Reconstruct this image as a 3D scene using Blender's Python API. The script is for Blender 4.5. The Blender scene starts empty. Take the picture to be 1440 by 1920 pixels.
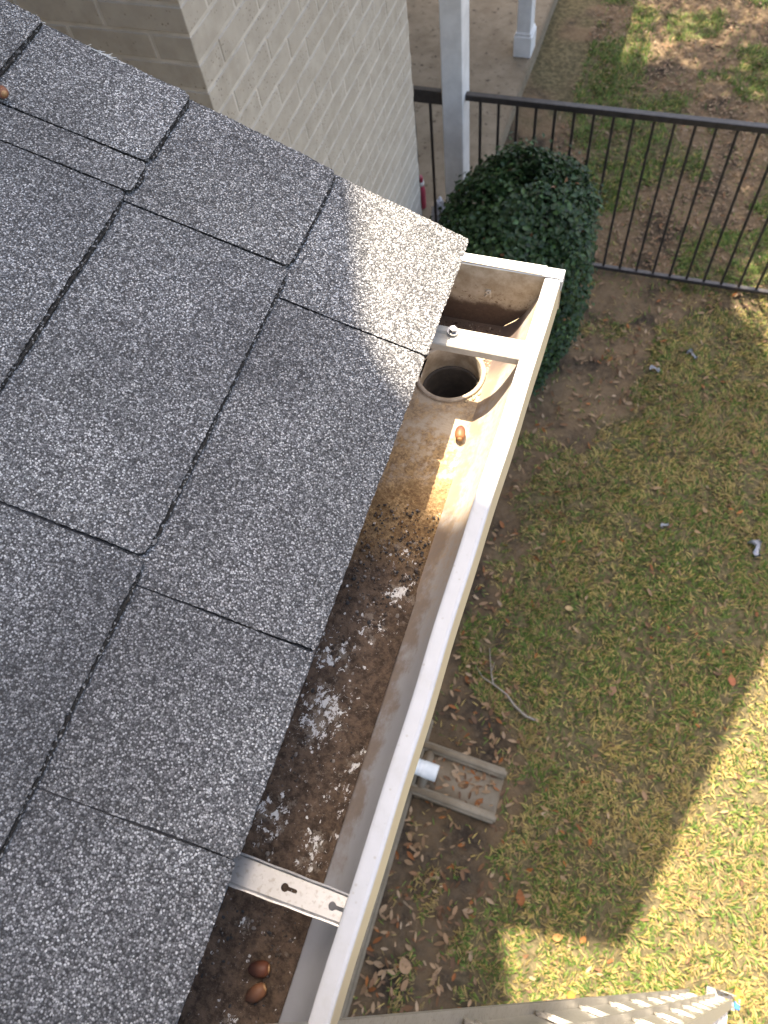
import bpy, bmesh, math, random
import numpy as np
from mathutils import Vector, Matrix

random.seed(7)
rng = np.random.default_rng(11)
R = math.radians

# ------------------------------------------------------------------ camera, world, sun, exposure
# World axes: X = out from the house, Y = along the gutter, Z = up; the lens is the origin.
GROUND = -4.08
FPX, CXY = 1408.0, (720.0, 960.0)          # focal length in photo pixels, photo centre
scene = bpy.context.scene
COL = scene.collection

def _n(v): return np.asarray(v, float) / np.linalg.norm(v)
_down = _n([162, 730, FPX])
_dy = _n([1072, -2953, FPX]); _dy = _n(_dy - _down * (_dy @ _down))
_up = -_down
_dx = np.cross(_dy, _up)
W2C = np.stack([_dx, _dy, _up], 1)          # world -> camera (x right, y down, z forward)

cam_data = bpy.data.cameras.new('camera')
cam_data.sensor_fit = 'HORIZONTAL'; cam_data.sensor_width = 36.0
cam_data.lens = 36.0 * FPX / 1440.0
cam_data.clip_start = 0.05; cam_data.clip_end = 400
cam_data.dof.use_dof = True; cam_data.dof.focus_distance = 0.74; cam_data.dof.aperture_fstop = 15.0
cam = bpy.data.objects.new('camera', cam_data); COL.objects.link(cam)
right, downv, fwd = W2C[0], W2C[1], W2C[2]
m = Matrix.Identity(4)
for i in range(3):
    m[i][0] = right[i]; m[i][1] = -downv[i]; m[i][2] = -fwd[i]
cam.matrix_world = m
scene.camera = cam

SUN = Vector((0.18, -0.31, -1.0)).normalized()      # direction the light travels
world = bpy.data.worlds.new('World'); scene.world = world; world.use_nodes = True
wt = world.node_tree
sky = wt.nodes.new('ShaderNodeTexSky'); sky.sky_type = 'NISHITA'; sky.sun_disc = False
sky.sun_elevation = math.asin(-SUN.z); sky.sun_rotation = math.atan2(-SUN.x, -SUN.y)
sky.air_density = 1.0; sky.dust_density = 4.0; sky.ozone_density = 0.6
bg = wt.nodes['Background']; bg.inputs['Strength'].default_value = 0.15
wt.links.new(sky.outputs['Color'], bg.inputs['Color'])
sun_data = bpy.data.lights.new('sun', 'SUN'); sun_data.energy = 5.0; sun_data.angle = R(0.53)
sun_data.color = (1.0, 0.90, 0.75)
sun = bpy.data.objects.new('sun', sun_data); COL.objects.link(sun)
sun.rotation_euler = SUN.to_track_quat('-Z', 'Y').to_euler()
scene.view_settings.view_transform = 'Standard'; scene.view_settings.look = 'None'
scene.view_settings.exposure = 1.95; scene.view_settings.gamma = 1.0
scene.view_settings.use_white_balance = True; scene.view_settings.white_balance_temperature = 6900; scene.view_settings.white_balance_tint = 10
scene.render.engine = 'CYCLES'
scene.cycles.use_denoising = True
scene.cycles.max_bounces = 8; scene.cycles.diffuse_bounces = 5

def ray(px, py):
    return W2C.T @ np.array([px - CXY[0], py - CXY[1], FPX])
def at_z(px, py, z):
    r = ray(px, py); return Vector(r * (z / r[2]))

# ------------------------------------------------------------------ material helpers
class NT:
    def __init__(s, name):
        s.m = bpy.data.materials.new(name); s.m.use_nodes = True
        s.t = s.m.node_tree; s.b = s.t.nodes['Principled BSDF']
        s.pos = s.t.nodes.new('ShaderNodeNewGeometry').outputs['Position']
    def nd(s, typ, **kw):
        n = s.t.nodes.new(typ)
        for k, v in kw.items(): setattr(n, k, v)
        return n
    def put(s, sock, v):
        if isinstance(v, bpy.types.NodeSocket): s.t.links.new(v, sock)
        elif v is not None:
            if sock.type == 'RGBA' and not isinstance(v, (int, float)) and len(v) == 3: v = (*v, 1)
            sock.default_value = v
    def mapped(s, scale=(1, 1, 1), rot=(0, 0, 0), loc=(0, 0, 0)):
        n = s.nd('ShaderNodeMapping'); s.put(n.inputs['Vector'], s.pos)
        n.inputs['Scale'].default_value = scale; n.inputs['Rotation'].default_value = rot
        n.inputs['Location'].default_value = loc
        return n.outputs[0]
    def noise(s, scale, detail=3, rough=0.55, vec=None, dist=0.0):
        n = s.nd('ShaderNodeTexNoise'); s.put(n.inputs['Vector'], vec or s.pos)
        n.inputs['Scale'].default_value = scale; n.inputs['Detail'].default_value = detail
        n.inputs['Roughness'].default_value = rough; n.inputs['Distortion'].default_value = dist
        return n.outputs['Fac']
    def vor(s, scale, vec=None, feature='F1', out='Distance', rand=1.0):
        n = s.nd('ShaderNodeTexVoronoi', feature=feature); s.put(n.inputs['Vector'], vec or s.pos)
        n.inputs['Scale'].default_value = scale; n.inputs['Randomness'].default_value = rand
        return n.outputs[out]
    def vor2(s, scale, vec=None):
        n = s.nd('ShaderNodeTexVoronoi'); s.put(n.inputs['Vector'], vec or s.pos)
        n.inputs['Scale'].default_value = scale
        return n.outputs['Distance'], n.outputs['Color']
    def ramp(s, fac, stops, interp='LINEAR'):
        n = s.nd('ShaderNodeValToRGB'); s.put(n.inputs[0], fac); r = n.color_ramp
        r.interpolation = interp
        while len(r.elements) < len(stops): r.elements.new(0.5)
        for e, (p, c) in zip(r.elements, stops):
            e.position = p
            e.color = (c, c, c, 1) if isinstance(c, (int, float)) else (*c, 1)
        return n.outputs[0]
    def step(s, fac, a, b):
        n = s.nd('ShaderNodeMapRange', interpolation_type='SMOOTHSTEP'); s.put(n.inputs[0], fac)
        n.inputs[1].default_value = a; n.inputs[2].default_value = b
        return n.outputs[0]
    def mix(s, f, a, b, mode='MIX'):
        n = s.nd('ShaderNodeMix', data_type='RGBA', blend_type=mode)
        s.put(n.inputs[0], f); s.put(n.inputs[6], a); s.put(n.inputs[7], b)
        return n.outputs[2]
    def math(s, op, a, b=None, clamp=False):
        n = s.nd('ShaderNodeMath', operation=op, use_clamp=clamp); s.put(n.inputs[0], a)
        if b is not None: s.put(n.inputs[1], b)
        return n.outputs[0]
    def xyz(s, vec=None):
        n = s.nd('ShaderNodeSeparateXYZ'); s.put(n.inputs[0], vec or s.pos); return n.outputs
    def sep(s, col):
        n = s.nd('ShaderNodeSeparateColor'); s.put(n.inputs[0], col); return n.outputs
    def attr(s, name):
        return s.nd('ShaderNodeAttribute', attribute_name=name).outputs
    def bump(s, h, strength=0.5, dist=0.002):
        n = s.nd('ShaderNodeBump'); s.put(n.inputs['Height'], h)
        n.inputs['Strength'].default_value = strength; n.inputs['Distance'].default_value = dist
        s.put(s.b.inputs['Normal'], n.outputs[0])
    def done(s, col=None, rough=0.7, metal=0.0, spec=0.5):
        s.put(s.b.inputs['Base Color'], col); s.put(s.b.inputs['Roughness'], rough)
        s.put(s.b.inputs['Metallic'], metal); s.b.inputs['Specular IOR Level'].default_value = spec
        return s.m

# ---- shingle granules
def mat_granules():
    s = NT('asphalt_granules')
    d, c = s.vor2(700)
    rnd = s.sep(c)[0]; rnd2 = s.sep(c)[1]
    d2, c2 = s.vor2(1100); r3 = s.sep(c2)[0]
    tone = s.attr('tone')                                    # blend drops of the shingle itself
    big = s.step(s.noise(7.5, 3, 0.5), 0.36, 0.64)
    frac = s.math('ADD', s.math('MULTIPLY', tone[2], 0.24), s.math('MULTIPLY', big, 0.15))
    val = s.math('ADD', s.math('MULTIPLY', rnd, 0.86), s.math('MULTIPLY', s.math('SUBTRACT', frac, 0.12), 0.62))
    grey = s.ramp(val, [(0.0, (0.038, 0.039, 0.041)), (0.28, (0.098, 0.100, 0.103)), (0.52, (0.178, 0.180, 0.182)), (0.70, (0.28, 0.282, 0.283)), (0.82, (0.45, 0.452, 0.45)), (0.96, (0.74, 0.74, 0.735))])
    grey = s.mix(s.math('MULTIPLY', r3, 0.22), grey, (0.17, 0.166, 0.168))
    tint = s.nd('ShaderNodeObjectInfo').outputs['Random']
    grey = s.mix(0.5, grey, s.mix(tint, (0.80, 0.81, 0.84), (1.18, 1.15, 1.12)), 'MULTIPLY')
    pat = s.step(s.noise(5.5, 4, 0.6), 0.38, 0.64)
    grey = s.mix(s.math('MULTIPLY', pat, 0.45), grey, s.mix(1.0, grey, (0.70, 0.69, 0.72), 'MULTIPLY'))
    col = grey
    rim = s.step(d, 0.46, 0.72)
    col = s.mix(s.math('MULTIPLY', rim, 0.8), col, (0.022, 0.021, 0.022))
    h = s.math('SUBTRACT', s.math('MULTIPLY', rnd2, 0.6), s.math('MULTIPLY', d, 1.2))
    s.bump(h, 0.75, 0.0012)
    return s.done(col, 0.85, 0, 0.35)
def mat_asphalt():
    s = NT('asphalt_edge')
    d, c = s.vor2(620); r = s.sep(c)[0]
    col = s.mix(s.step(r, 0.80, 0.86), (0.014, 0.012, 0.010), (0.22, 0.215, 0.21))
    s.bump(d, 0.9, 0.0012)
    return s.done(col, 0.9)

# ---- gutter
def gutter_stain(s, floor):
    """Paint with the stains that the standing water and the grit left."""
    x, y, z = s.xyz()
    P = s.pos
    n1 = s.noise(38, 5, 0.65); n2 = s.noise(120, 4, 0.7); n3 = s.noise(330, 3, 0.7); n4 = s.noise(14, 3, 0.6)
    paint = s.mix(n1, (0.50, 0.47, 0.42), (0.58, 0.55, 0.50))
    tan = s.mix(s.step(s.math('ADD', s.math('MULTIPLY', n2, 0.6), s.math('MULTIPLY', n3, 0.4)), 0.40, 0.60), (0.13, 0.068, 0.024), (0.47, 0.315, 0.150))
    dark = s.mix(s.step(n2, 0.3, 0.7), (0.032, 0.020, 0.012), (0.125, 0.083, 0.054))
    dark = s.mix(s.step(n3, 0.55, 0.75), dark, (0.12, 0.088, 0.066))
    if floor:
        ya = s.math('ADD', y, s.math('MULTIPLY', s.math('SUBTRACT', n1, 0.5), 0.16))
        ya = s.math('ADD', ya, s.math('MULTIPLY', s.math('SUBTRACT', n4, 0.5), 0.10))
        tanm = s.math('MULTIPLY', s.step(s.math('ADD', n1, s.math('MULTIPLY', n2, 0.5)), 0.62, 0.85), s.math('SUBTRACT', 1.0, s.math('MULTIPLY', s.step(ya, 0.36, 0.50), 0.45)))
        col = s.mix(tanm, (0.44, 0.365, 0.27), tan)
        col = s.mix(s.step(ya, 0.40, 0.33), col, tan)
        mott = s.step(s.math('ADD', n2, s.math('MULTIPLY', n1, 0.8)), 0.80, 1.05)
        col = s.mix(s.math('MULTIPLY', s.step(ya, 0.46, 0.30), mott), col, (0.11, 0.062, 0.026))
        col = s.mix(s.step(ya, 0.325, 0.235), col, dark)
        soil_and_shade = s.math('MULTIPLY', s.step(ya, 0.505, 0.535), 0.95)  # end-pocket soil, spread wider as painted shade over a sunlit sliver
        col = s.mix(soil_and_shade, col, s.mix(n2, (0.055, 0.034, 0.024), (0.15, 0.10, 0.07)))
        # white crusts: clusters at the eave side, loose flecks elsewhere
        v = s.mapped((1, 0.75, 1))
        fine = s.noise(150, 7, 0.76, v, 0.5); fine2 = s.noise(95, 6, 0.72, s.mapped((1, 1, 1), loc=(3, 1, 0)), 0.3)
        clus = None
        for (qx, qy, rad, amp) in ((748, 1112, 0.016, 0.85), (612, 1322, 0.021, 1.0), (590, 1365, 0.022, 0.85), (640, 1225, 0.018, 0.7), (512, 1530, 0.020, 0.8), (596, 1585, 0.012, 0.9), (575, 1625, 0.010, 0.8),
                                   (612, 1235, 0.014, 0.75), (668, 1430, 0.013, 0.65), (690, 1180, 0.020, 0.6), (640, 1480, 0.030, 0.35), (455, 1735, 0.007, 0.75), (430, 1905, 0.006, 0.9), (760, 1020, 0.02, 0.55), (590, 1180, 0.016, 0.6), (555, 1290, 0.016, 0.55)):
            c = at_z(qx, qy, -0.688)
            dn = s.nd('ShaderNodeVectorMath', operation='DISTANCE'); s.put(dn.inputs[0], s.pos); dn.inputs[1].default_value = c
            g_ = s.math('MULTIPLY', s.step(dn.outputs['Value'], rad * 1.9, 0.0), amp)
            clus = g_ if clus is None else s.math('MAXIMUM', clus, g_)
        m1 = s.step(s.math('ADD', fine, s.math('MULTIPLY', clus, 0.165)), 0.652, 0.664)
        m3 = s.step(s.math('ADD', fine2, s.math('MULTIPLY', clus, 0.17)), 0.625, 0.665)
        d, c = s.vor2(260); r = s.sep(c)[0]
        m2 = s.math('MULTIPLY', s.step(d, 0.42, 0.30), s.math('MULTIPLY', s.step(r, 0.955, 0.97), s.step(fine, 0.46, 0.54)))
        band = s.step(ya, 0.345, 0.29)
        col = s.mix(s.math('MULTIPLY', s.math('MULTIPLY', m3, band), 0.42), col, (0.27, 0.225, 0.175))
        w = s.math('MULTIPLY', s.math('MAXIMUM', m1, m2), s.math('MAXIMUM', band, 0.10))
        col = s.mix(w, col, s.mix(fine, (0.38, 0.36, 0.33), (0.76, 0.74, 0.70)))
        s.bump(s.math('ADD', s.math('MULTIPLY', n3, 1.0), s.math('MULTIPLY', n2, 1.2)), 0.6, 0.0022)
        rough = 0.8
    else:
        # front wall: tan film near the outlet, brown scale low on the wall further on
        zz = s.step(z, -0.650, -0.688)
        scale = s.step(s.math('ADD', s.math('MULTIPLY', n1, 0.9), s.math('MULTIPLY', zz, 0.42)), 0.62, 0.88)
        scale = s.math('MULTIPLY', scale, s.step(s.math('ADD', y, s.math('MULTIPLY', n1, 0.2)), 0.06, 0.16))
        film = s.math('MULTIPLY', s.step(y, 0.12, 0.32), s.math('ADD', 0.35, s.math('MULTIPLY', s.step(n2, 0.42, 0.66), 0.55)))
        col = s.mix(film, s.mix(n1, (0.36, 0.365, 0.38), (0.47, 0.475, 0.49)), (0.44, 0.33, 0.22))
        col = s.mix(s.math('MULTIPLY', scale, 0.8), col, s.mix(n2, (0.15, 0.105, 0.070), (0.29, 0.215, 0.155)))
        capd = s.math('MULTIPLY', s.step(y, 0.50, 0.53), s.step(z, -0.650, -0.668))
        col = s.mix(capd, col, s.mix(n2, (0.09, 0.065, 0.055), (0.20, 0.155, 0.135)))
        s.bump(n2, 0.12, 0.001)
        rough = 0.5
    return col, rough

def mat_gutter_floor():
    s = NT('gutter_floor_crust'); c, r = gutter_stain(s, True); return s.done(c, r, 0, 0.3)
def mat_gutter_wall():
    s = NT('gutter_inner_wall'); c, r = gutter_stain(s, False); return s.done(c, r, 0, 0.4)
def mat_endcap():
    s = NT('end_cap_stained')
    x, y, z = s.xyz(); n1 = s.noise(45, 5, 0.7); n2 = s.noise(300, 2, 0.6)
    col = s.mix(s.step(n1, 0.3, 0.7), (0.33, 0.255, 0.165), (0.52, 0.44, 0.33))
    zz = s.math('ADD', z, s.math('MULTIPLY', s.math('SUBTRACT', n1, 0.5), 0.03))
    col = s.mix(s.math('MULTIPLY', s.step(n2, 0.60, 0.68), s.step(zz, -0.61, -0.66)), col, (0.16, 0.10, 0.05))
    col = s.mix(s.step(zz, -0.648, -0.662), col, s.mix(n2, (0.055, 0.034, 0.024), (0.14, 0.095, 0.07)))
    s.bump(n1, 0.1, 0.001)
    return s.done(col, 0.5)
def mat_lip():
    s = NT('gutter_white_paint')
    n1 = s.noise(60, 4, 0.6); d, c = s.vor2(260); r = s.sep(c)[0]
    col = s.mix(n1, (0.40, 0.40, 0.405), (0.49, 0.49, 0.495))
    spk = s.math('MULTIPLY', s.step(d, 0.40, 0.15), s.step(s.math('ADD', r, s.math('MULTIPLY', s.noise(30, 3), 0.2)), 0.98, 1.06))
    col = s.mix(s.math('MULTIPLY', spk, 0.5), col, (0.30, 0.26, 0.21))
    g = s.noise(22, 5, 0.7)
    col = s.mix(s.math('MULTIPLY', s.step(g, 0.50, 0.75), 0.5), col, (0.34, 0.32, 0.285))
    s.bump(n1, 0.05, 0.001)
    return s.done(col, 0.42)
def mat_cream():
    s = NT('gutter_face_cream')
    n1 = s.noise(50, 4, 0.6); x, y, z = s.xyz()
    col = s.mix(n1, (0.52, 0.42, 0.28), (0.62, 0.52, 0.37))
    chip = s.math('MULTIPLY', s.step(s.noise(190, 4, 0.7), 0.60, 0.64), s.step(z, -0.6045, -0.6015))
    col = s.mix(chip, col, (0.22, 0.19, 0.15))
    return s.done(col, 0.45)
def mat_aluminium(name, a, b, rough=0.35, metal=0.85, grime=0.25, gc=(0.22, 0.18, 0.13)):
    s = NT(name)
    n1 = s.noise(70, 4, 0.65); n2 = s.noise(260, 3, 0.6)
    col = s.mix(n1, a, b)
    col = s.mix(s.math('MULTIPLY', s.step(n2, 0.52, 0.68), grime), col, gc)
    s.bump(n2, 0.08, 0.001)
    return s.done(col, rough, metal)
def mat_plain(name, a, b, scale=60, rough=0.6, bump=0.15, dist=0.002, metal=0.0, spec=0.5):
    s = NT(name); n1 = s.noise(scale, 4, 0.65)
    s.bump(n1, bump, dist)
    return s.done(s.mix(s.step(n1, 0.3, 0.7), a, b), rough, metal, spec)

# ---- wall
def mat_brick():
    s = NT('painted_brick')
    info = s.nd('ShaderNodeObjectInfo').outputs['Random']
    n1 = s.noise(16, 4, 0.6); d, c = s.vor2(120); r = s.sep(c)[0]; n3 = s.noise(330, 3, 0.6)
    col = s.mix(s.step(n1, 0.25, 0.75), (0.325, 0.292, 0.243), (0.425, 0.388, 0.33))
    col = s.mix(s.math('MULTIPLY', info, 0.5), col, (0.355, 0.318, 0.265))
    pit = s.math('MULTIPLY', s.step(d, 0.40, 0.18), s.step(r, 0.82, 0.87))
    pit = s.math('MULTIPLY', pit, s.step(s.noise(7, 2), 0.35, 0.6))
    grime = s.step(s.noise(2.6, 5, 0.7), 0.48, 0.75)
    col = s.mix(s.math('MULTIPLY', grime, 0.45), col, (0.25, 0.215, 0.165))
    col = s.mix(s.math('MULTIPLY', pit, 0.75), col, (0.12, 0.09, 0.065))
    s.bump(s.math('SUBTRACT', n3, s.math('MULTIPLY', pit, 1.5)), 0.35, 0.002)
    return s.done(col, 0.75, 0, 0.3)
def mat_mortar():
    s = NT('painted_mortar'); n = s.noise(140, 4, 0.65); g = s.noise(12, 3, 0.6)
    s.bump(n, 0.5, 0.003)
    col = s.mix(s.step(g, 0.3, 0.7), (0.40, 0.362, 0.308), (0.53, 0.488, 0.425))
    return s.done(col, 0.85, 0, 0.2)

# ---- ground
def mat_ground():
    s = NT('soil_and_thatch')
    a = s.attr('soil'); bare = a[2]
    n1 = s.noise(3.2, 5, 0.65); n2 = s.noise(26, 5, 0.7); n3 = s.noise(120, 4, 0.7); n4 = s.noise(1.3, 3, 0.6)
    soil = s.mix(s.step(n1, 0.36, 0.62), (0.042, 0.033, 0.025), (0.150, 0.105, 0.062))
    soil = s.mix(s.step(n2, 0.45, 0.75), soil, (0.125, 0.096, 0.066))
    soil = s.mix(s.math('MULTIPLY', s.step(n3, 0.60, 0.72), 0.6), soil, (0.19, 0.155, 0.115))
    yy = s.xyz()[1]
    soil = s.mix(s.math('MULTIPLY', s.step(yy, 1.6, 3.0), s.step(n1, 0.30, 0.62)), soil, s.mix(n2, (0.13, 0.09, 0.052), (0.235, 0.17, 0.105)))
    thatch = s.mix(s.step(n2, 0.35, 0.65), (0.075, 0.064, 0.036), (0.18, 0.142, 0.080))
    thatch = s.mix(s.math('MULTIPLY', s.step(n3, 0.5, 0.65), 0.5), thatch, (0.055, 0.075, 0.022))
    col = s.mix(bare, thatch, soil)
    s.bump(s.math('ADD', s.math('MULTIPLY', n2, 2.0), n3), 0.8, 0.012)
    return s.done(col, 0.95, 0, 0.1)
def mat_attr(name, rough=0.7, trans=0.0, scale=200):
    s = NT(name); c = s.attr('col')[0]
    n = s.noise(scale, 3, 0.6)
    c = s.mix(0.5, c, s.mix(n, (0.45, 0.45, 0.45), (1.0, 1.0, 1.0)), 'MULTIPLY')
    s.done(c, rough, 0, 0.25)
    if trans:
        tr = s.nd('ShaderNodeBsdfTranslucent'); s.put(tr.inputs[0], c)
        mx = s.nd('ShaderNodeMixShader'); mx.inputs[0].default_value = trans
        s.t.links.new(s.b.outputs[0], mx.inputs[1]); s.t.links.new(tr.outputs[0], mx.inputs[2])
        out = [n for n in s.t.nodes if n.type == 'OUTPUT_MATERIAL'][0]
        s.t.links.new(mx.outputs[0], out.inputs[0])
    return s.m
def mat_concrete(name, a, b, spots=0.0):
    s = NT(name); n1 = s.noise(6, 5, 0.65); n2 = s.noise(90, 4, 0.7); d, c = s.vor2(9)
    col = s.mix(s.step(n1, 0.3, 0.7), a, b)
    col = s.mix(s.math('MULTIPLY', s.step(n2, 0.55, 0.75), 0.35), col, tuple(0.6 * v for v in a))
    if spots:
        sp = s.step(s.noise(17, 4, 0.7), 0.585, 0.66)
        col = s.mix(s.math('MULTIPLY', sp, spots), col, (0.06, 0.045, 0.03))
    s.bump(n2, 0.4, 0.003)
    return s.done(col, 0.9, 0, 0.2)

M = dict(
    gran=mat_granules(), asphalt=mat_asphalt(), floor=mat_gutter_floor(), gwall=mat_gutter_wall(), cap=mat_endcap(),
    lip=mat_lip(), cream=mat_cream(),
    strap_w=mat_plain('strap_cream_paint', (0.37, 0.33, 0.27), (0.47, 0.43, 0.36), 80, 0.42, 0.08),
    strap_m=mat_aluminium('hanger_aluminium', (0.40, 0.385, 0.365), (0.52, 0.51, 0.49), 0.36, 0.6, 0.4),
    screw=mat_aluminium('screw_zinc', (0.20, 0.205, 0.215), (0.30, 0.30, 0.31), 0.35, 0.9, 0.3),
    outlet=mat_plain('outlet_stained_tan', (0.27, 0.215, 0.15), (0.45, 0.385, 0.30), 60, 0.6, 0.15),
    pipe_dark=mat_plain('downspout_inside', (0.05, 0.043, 0.037), (0.10, 0.085, 0.07), 40, 0.8),
    caulk=mat_plain('old_sealant', (0.28, 0.20, 0.10), (0.50, 0.41, 0.28), 160, 0.8, 0.5),
    brick=mat_brick(), mortar=mat_mortar(), ground=mat_ground(),
    grass=mat_attr('grass_blades', 0.6, 0.25), leaf=mat_attr('dry_leaves', 0.7, 0.12), crown=mat_attr('holly_leaves', 0.38, 0.12, 60),
    treeleaf=mat_attr('oak_leaves', 0.5, 0.25),
    slab=mat_concrete('porch_concrete', (0.185, 0.145, 0.098), (0.25, 0.205, 0.145), 0.8),
    concrete=mat_concrete('grey_concrete', (0.155, 0.122, 0.082), (0.235, 0.195, 0.142)),
    curb=mat_concrete('curb_concrete', (0.165, 0.13, 0.088), (0.24, 0.20, 0.145)),
    white=mat_plain('white_column_paint', (0.58, 0.57, 0.55), (0.70, 0.69, 0.67), 9, 0.55, 0.1),
    black=mat_plain('black_fence_paint', (0.022, 0.018, 0.017), (0.042, 0.036, 0.034), 30, 0.42, 0.08),
    wood=mat_plain('trim_paint', (0.66, 0.64, 0.60), (0.74, 0.72, 0.68), 12, 0.6),
    bark=mat_plain('bark', (0.06, 0.045, 0.03), (0.13, 0.10, 0.075), 40, 0.9, 0.6, 0.01),
    twig=mat_plain('grey_twig', (0.17, 0.145, 0.115), (0.28, 0.245, 0.20), 120, 0.9, 0.4),
    acorn=None, ladder=mat_aluminium('ladder_aluminium', (0.30, 0.28, 0.25), (0.46, 0.44, 0.40), 0.42, 0.5, 0.45),
    pvc=mat_plain('white_plastic_pipe', (0.60, 0.63, 0.63), (0.72, 0.74, 0.74), 14, 0.45, 0.1),
    rubber=mat_plain('rubber', (0.02, 0.02, 0.02), (0.04, 0.04, 0.04), 60, 0.8),
    blue=mat_plain('blue_plastic', (0.02, 0.13, 0.45), (0.03, 0.17, 0.55), 40, 0.4),
    scrap=mat_plain('plastic_scrap', (0.42, 0.45, 0.52), (0.60, 0.62, 0.68), 90, 0.5, 0.5, 0.004),
    red=mat_plain('red_plastic', (0.25, 0.02, 0.045), (0.34, 0.04, 0.08), 40, 0.4),
    roofing=mat_plain('upper_roofing', (0.06, 0.06, 0.065), (0.12, 0.12, 0.125), 200, 0.9),
    sticker=mat_plain('sticker', (0.70, 0.70, 0.68), (0.78, 0.78, 0.76), 60, 0.5), ink=mat_plain('sticker_ink', (0.05, 0.06, 0.12), (0.07, 0.08, 0.15), 60, 0.5),
    fibre=mat_plain('glass_fibre', (0.62, 0.61, 0.58), (0.75, 0.74, 0.71), 200, 0.8),
)
def mat_acorn():
    s = NT('acorn_shell'); a = s.attr('col')[0]
    n = s.noise(500, 3, 0.6, s.mapped((1, 1, 0.3)))
    c = s.mix(0.45, a, s.mix(n, (0.5, 0.5, 0.5), (1.1, 1.05, 1)), 'MULTIPLY')
    return s.done(c, 0.5, 0, 0.35)
M['acorn'] = mat_acorn()

# ------------------------------------------------------------------ object helpers
def tag(o, label=None, cat=None, group=None, kind=None):
    if label: o['label'] = label
    if cat: o['category'] = cat
    if group: o['group'] = group
    if kind: o['kind'] = kind
    return o
def thing(name, label, cat, loc=(0, 0, 0), group=None):
    o = bpy.data.objects.new(name, None); COL.objects.link(o); o.location = loc
    o.empty_display_size = 0.05
    return tag(o, label, cat, group)
def link(name, me, parent=None, mat=None, loc=None):
    """Meshes are written in world coordinates; a parent only groups them."""
    o = bpy.data.objects.new(name, me); COL.objects.link(o)
    if loc is not None: o.location = loc
    if parent is not None:
        o.parent = parent
        base = Vector((0, 0, 0)); p = parent
        while p is not None:
            if p.type == 'EMPTY' or p.parent is None: base += Vector(p.location)
            p = p.parent
        if parent.type == 'EMPTY': o.matrix_parent_inverse = Matrix.Translation(-parent.location)
        elif parent.parent is not None or any(abs(v) > 0 for v in parent.location):
            o.matrix_parent_inverse = Matrix.Translation(-Vector(parent.location))
    if mat is not None and not me.materials:
        me.materials.append(M[mat] if isinstance(mat, str) else mat)
    return o
def bm_mesh(name, bm, smooth=False):
    bmesh.ops.recalc_face_normals(bm, faces=bm.faces)
    me = bpy.data.meshes.new(name); bm.to_mesh(me); bm.free()
    if smooth:
        for p in me.polygons: p.use_smooth = True
    return me
def add_box(bm, lo, hi, mat=0):
    v = [bm.verts.new((x, y, z)) for x in (lo[0], hi[0]) for y in (lo[1], hi[1]) for z in (lo[2], hi[2])]
    fs = []
    for f in ((0, 1, 3, 2), (4, 6, 7, 5), (0, 4, 5, 1), (2, 3, 7, 6), (0, 2, 6, 4), (1, 5, 7, 3)):
        fs.append(bm.faces.new([v[i] for i in f])); fs[-1].material_index = mat
    return v
def box_mesh(name, lo, hi, bevel=0.0, seg=1):
    bm = bmesh.new(); add_box(bm, lo, hi)
    if bevel: bmesh.ops.bevel(bm, geom=list(bm.edges), offset=bevel, segments=seg, affect='EDGES')
    return bm_mesh(name, bm)
def box(name, lo, hi, mat, parent=None, bevel=0.0, seg=1):
    return link(name, box_mesh(name, lo, hi, bevel, seg), parent, mat)
def extrude_profile(bm, prof, y0, y1, closed=True, mat=0):
    """prof: list of (x, z); swept along Y."""
    a = [bm.verts.new((x, y0, z)) for x, z in prof]; b = [bm.verts.new((x, y1, z)) for x, z in prof]
    n = len(prof); out = []
    for i in range(n if closed else n - 1):
        j = (i + 1) % n
        f = bm.faces.new((a[i], a[j], b[j], b[i])); f.material_index = mat; out.append(f)
    if closed:
        bm.faces.new(a); bm.faces.new(b[::-1])
    return out
def plate(name, outer, holes, z0, z1):
    """A flat plate with holes, as a mesh (x, y outline between heights z0 and z1)."""
    cu = bpy.data.curves.new(name, 'CURVE'); cu.dimensions = '2D'; cu.fill_mode = 'BOTH'
    cu.extrude = (z1 - z0) / 2
    for pts in [outer] + list(holes):
        sp = cu.splines.new('POLY'); sp.points.add(len(pts) - 1); sp.use_cyclic_u = True
        for p, q in zip(sp.points, pts): p.co = (q[0], q[1], 0, 1)
    o = bpy.data.objects.new(name, cu); COL.objects.link(o)
    me = bpy.data.meshes.new_from_object(o.evaluated_get(bpy.context.evaluated_depsgraph_get()))
    bpy.data.objects.remove(o); bpy.data.curves.remove(cu)
    me.transform(Matrix.Translation((0, 0, (z0 + z1) / 2))); me.name = name
    me.materials.clear()
    return me
def tube(bm, pts, radii, seg=8, mat=0, cap=True):
    rings = []
    for i, p in enumerate(pts):
        p = Vector(p)
        d = (Vector(pts[min(i + 1, len(pts) - 1)]) - Vector(pts[max(i - 1, 0)])).normalized()
        a = d.orthogonal().normalized() if i == 0 else (pa - d * pa.dot(d)).normalized()
        pa = a; b = d.cross(a)
        r = radii[i] if hasattr(radii, '__len__') else radii
        rings.append([bm.verts.new(p + (a * math.cos(t) + b * math.sin(t)) * r) for t in (2 * math.pi * k / seg for k in range(seg))])
    for r0, r1 in zip(rings, rings[1:]):
        for k in range(seg):
            f = bm.faces.new((r0[k], r0[(k + 1) % seg], r1[(k + 1) % seg], r1[k])); f.material_index = mat; f.smooth = True
    if cap:
        bm.faces.new(rings[0][::-1]); bm.faces.new(rings[-1])
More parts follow.
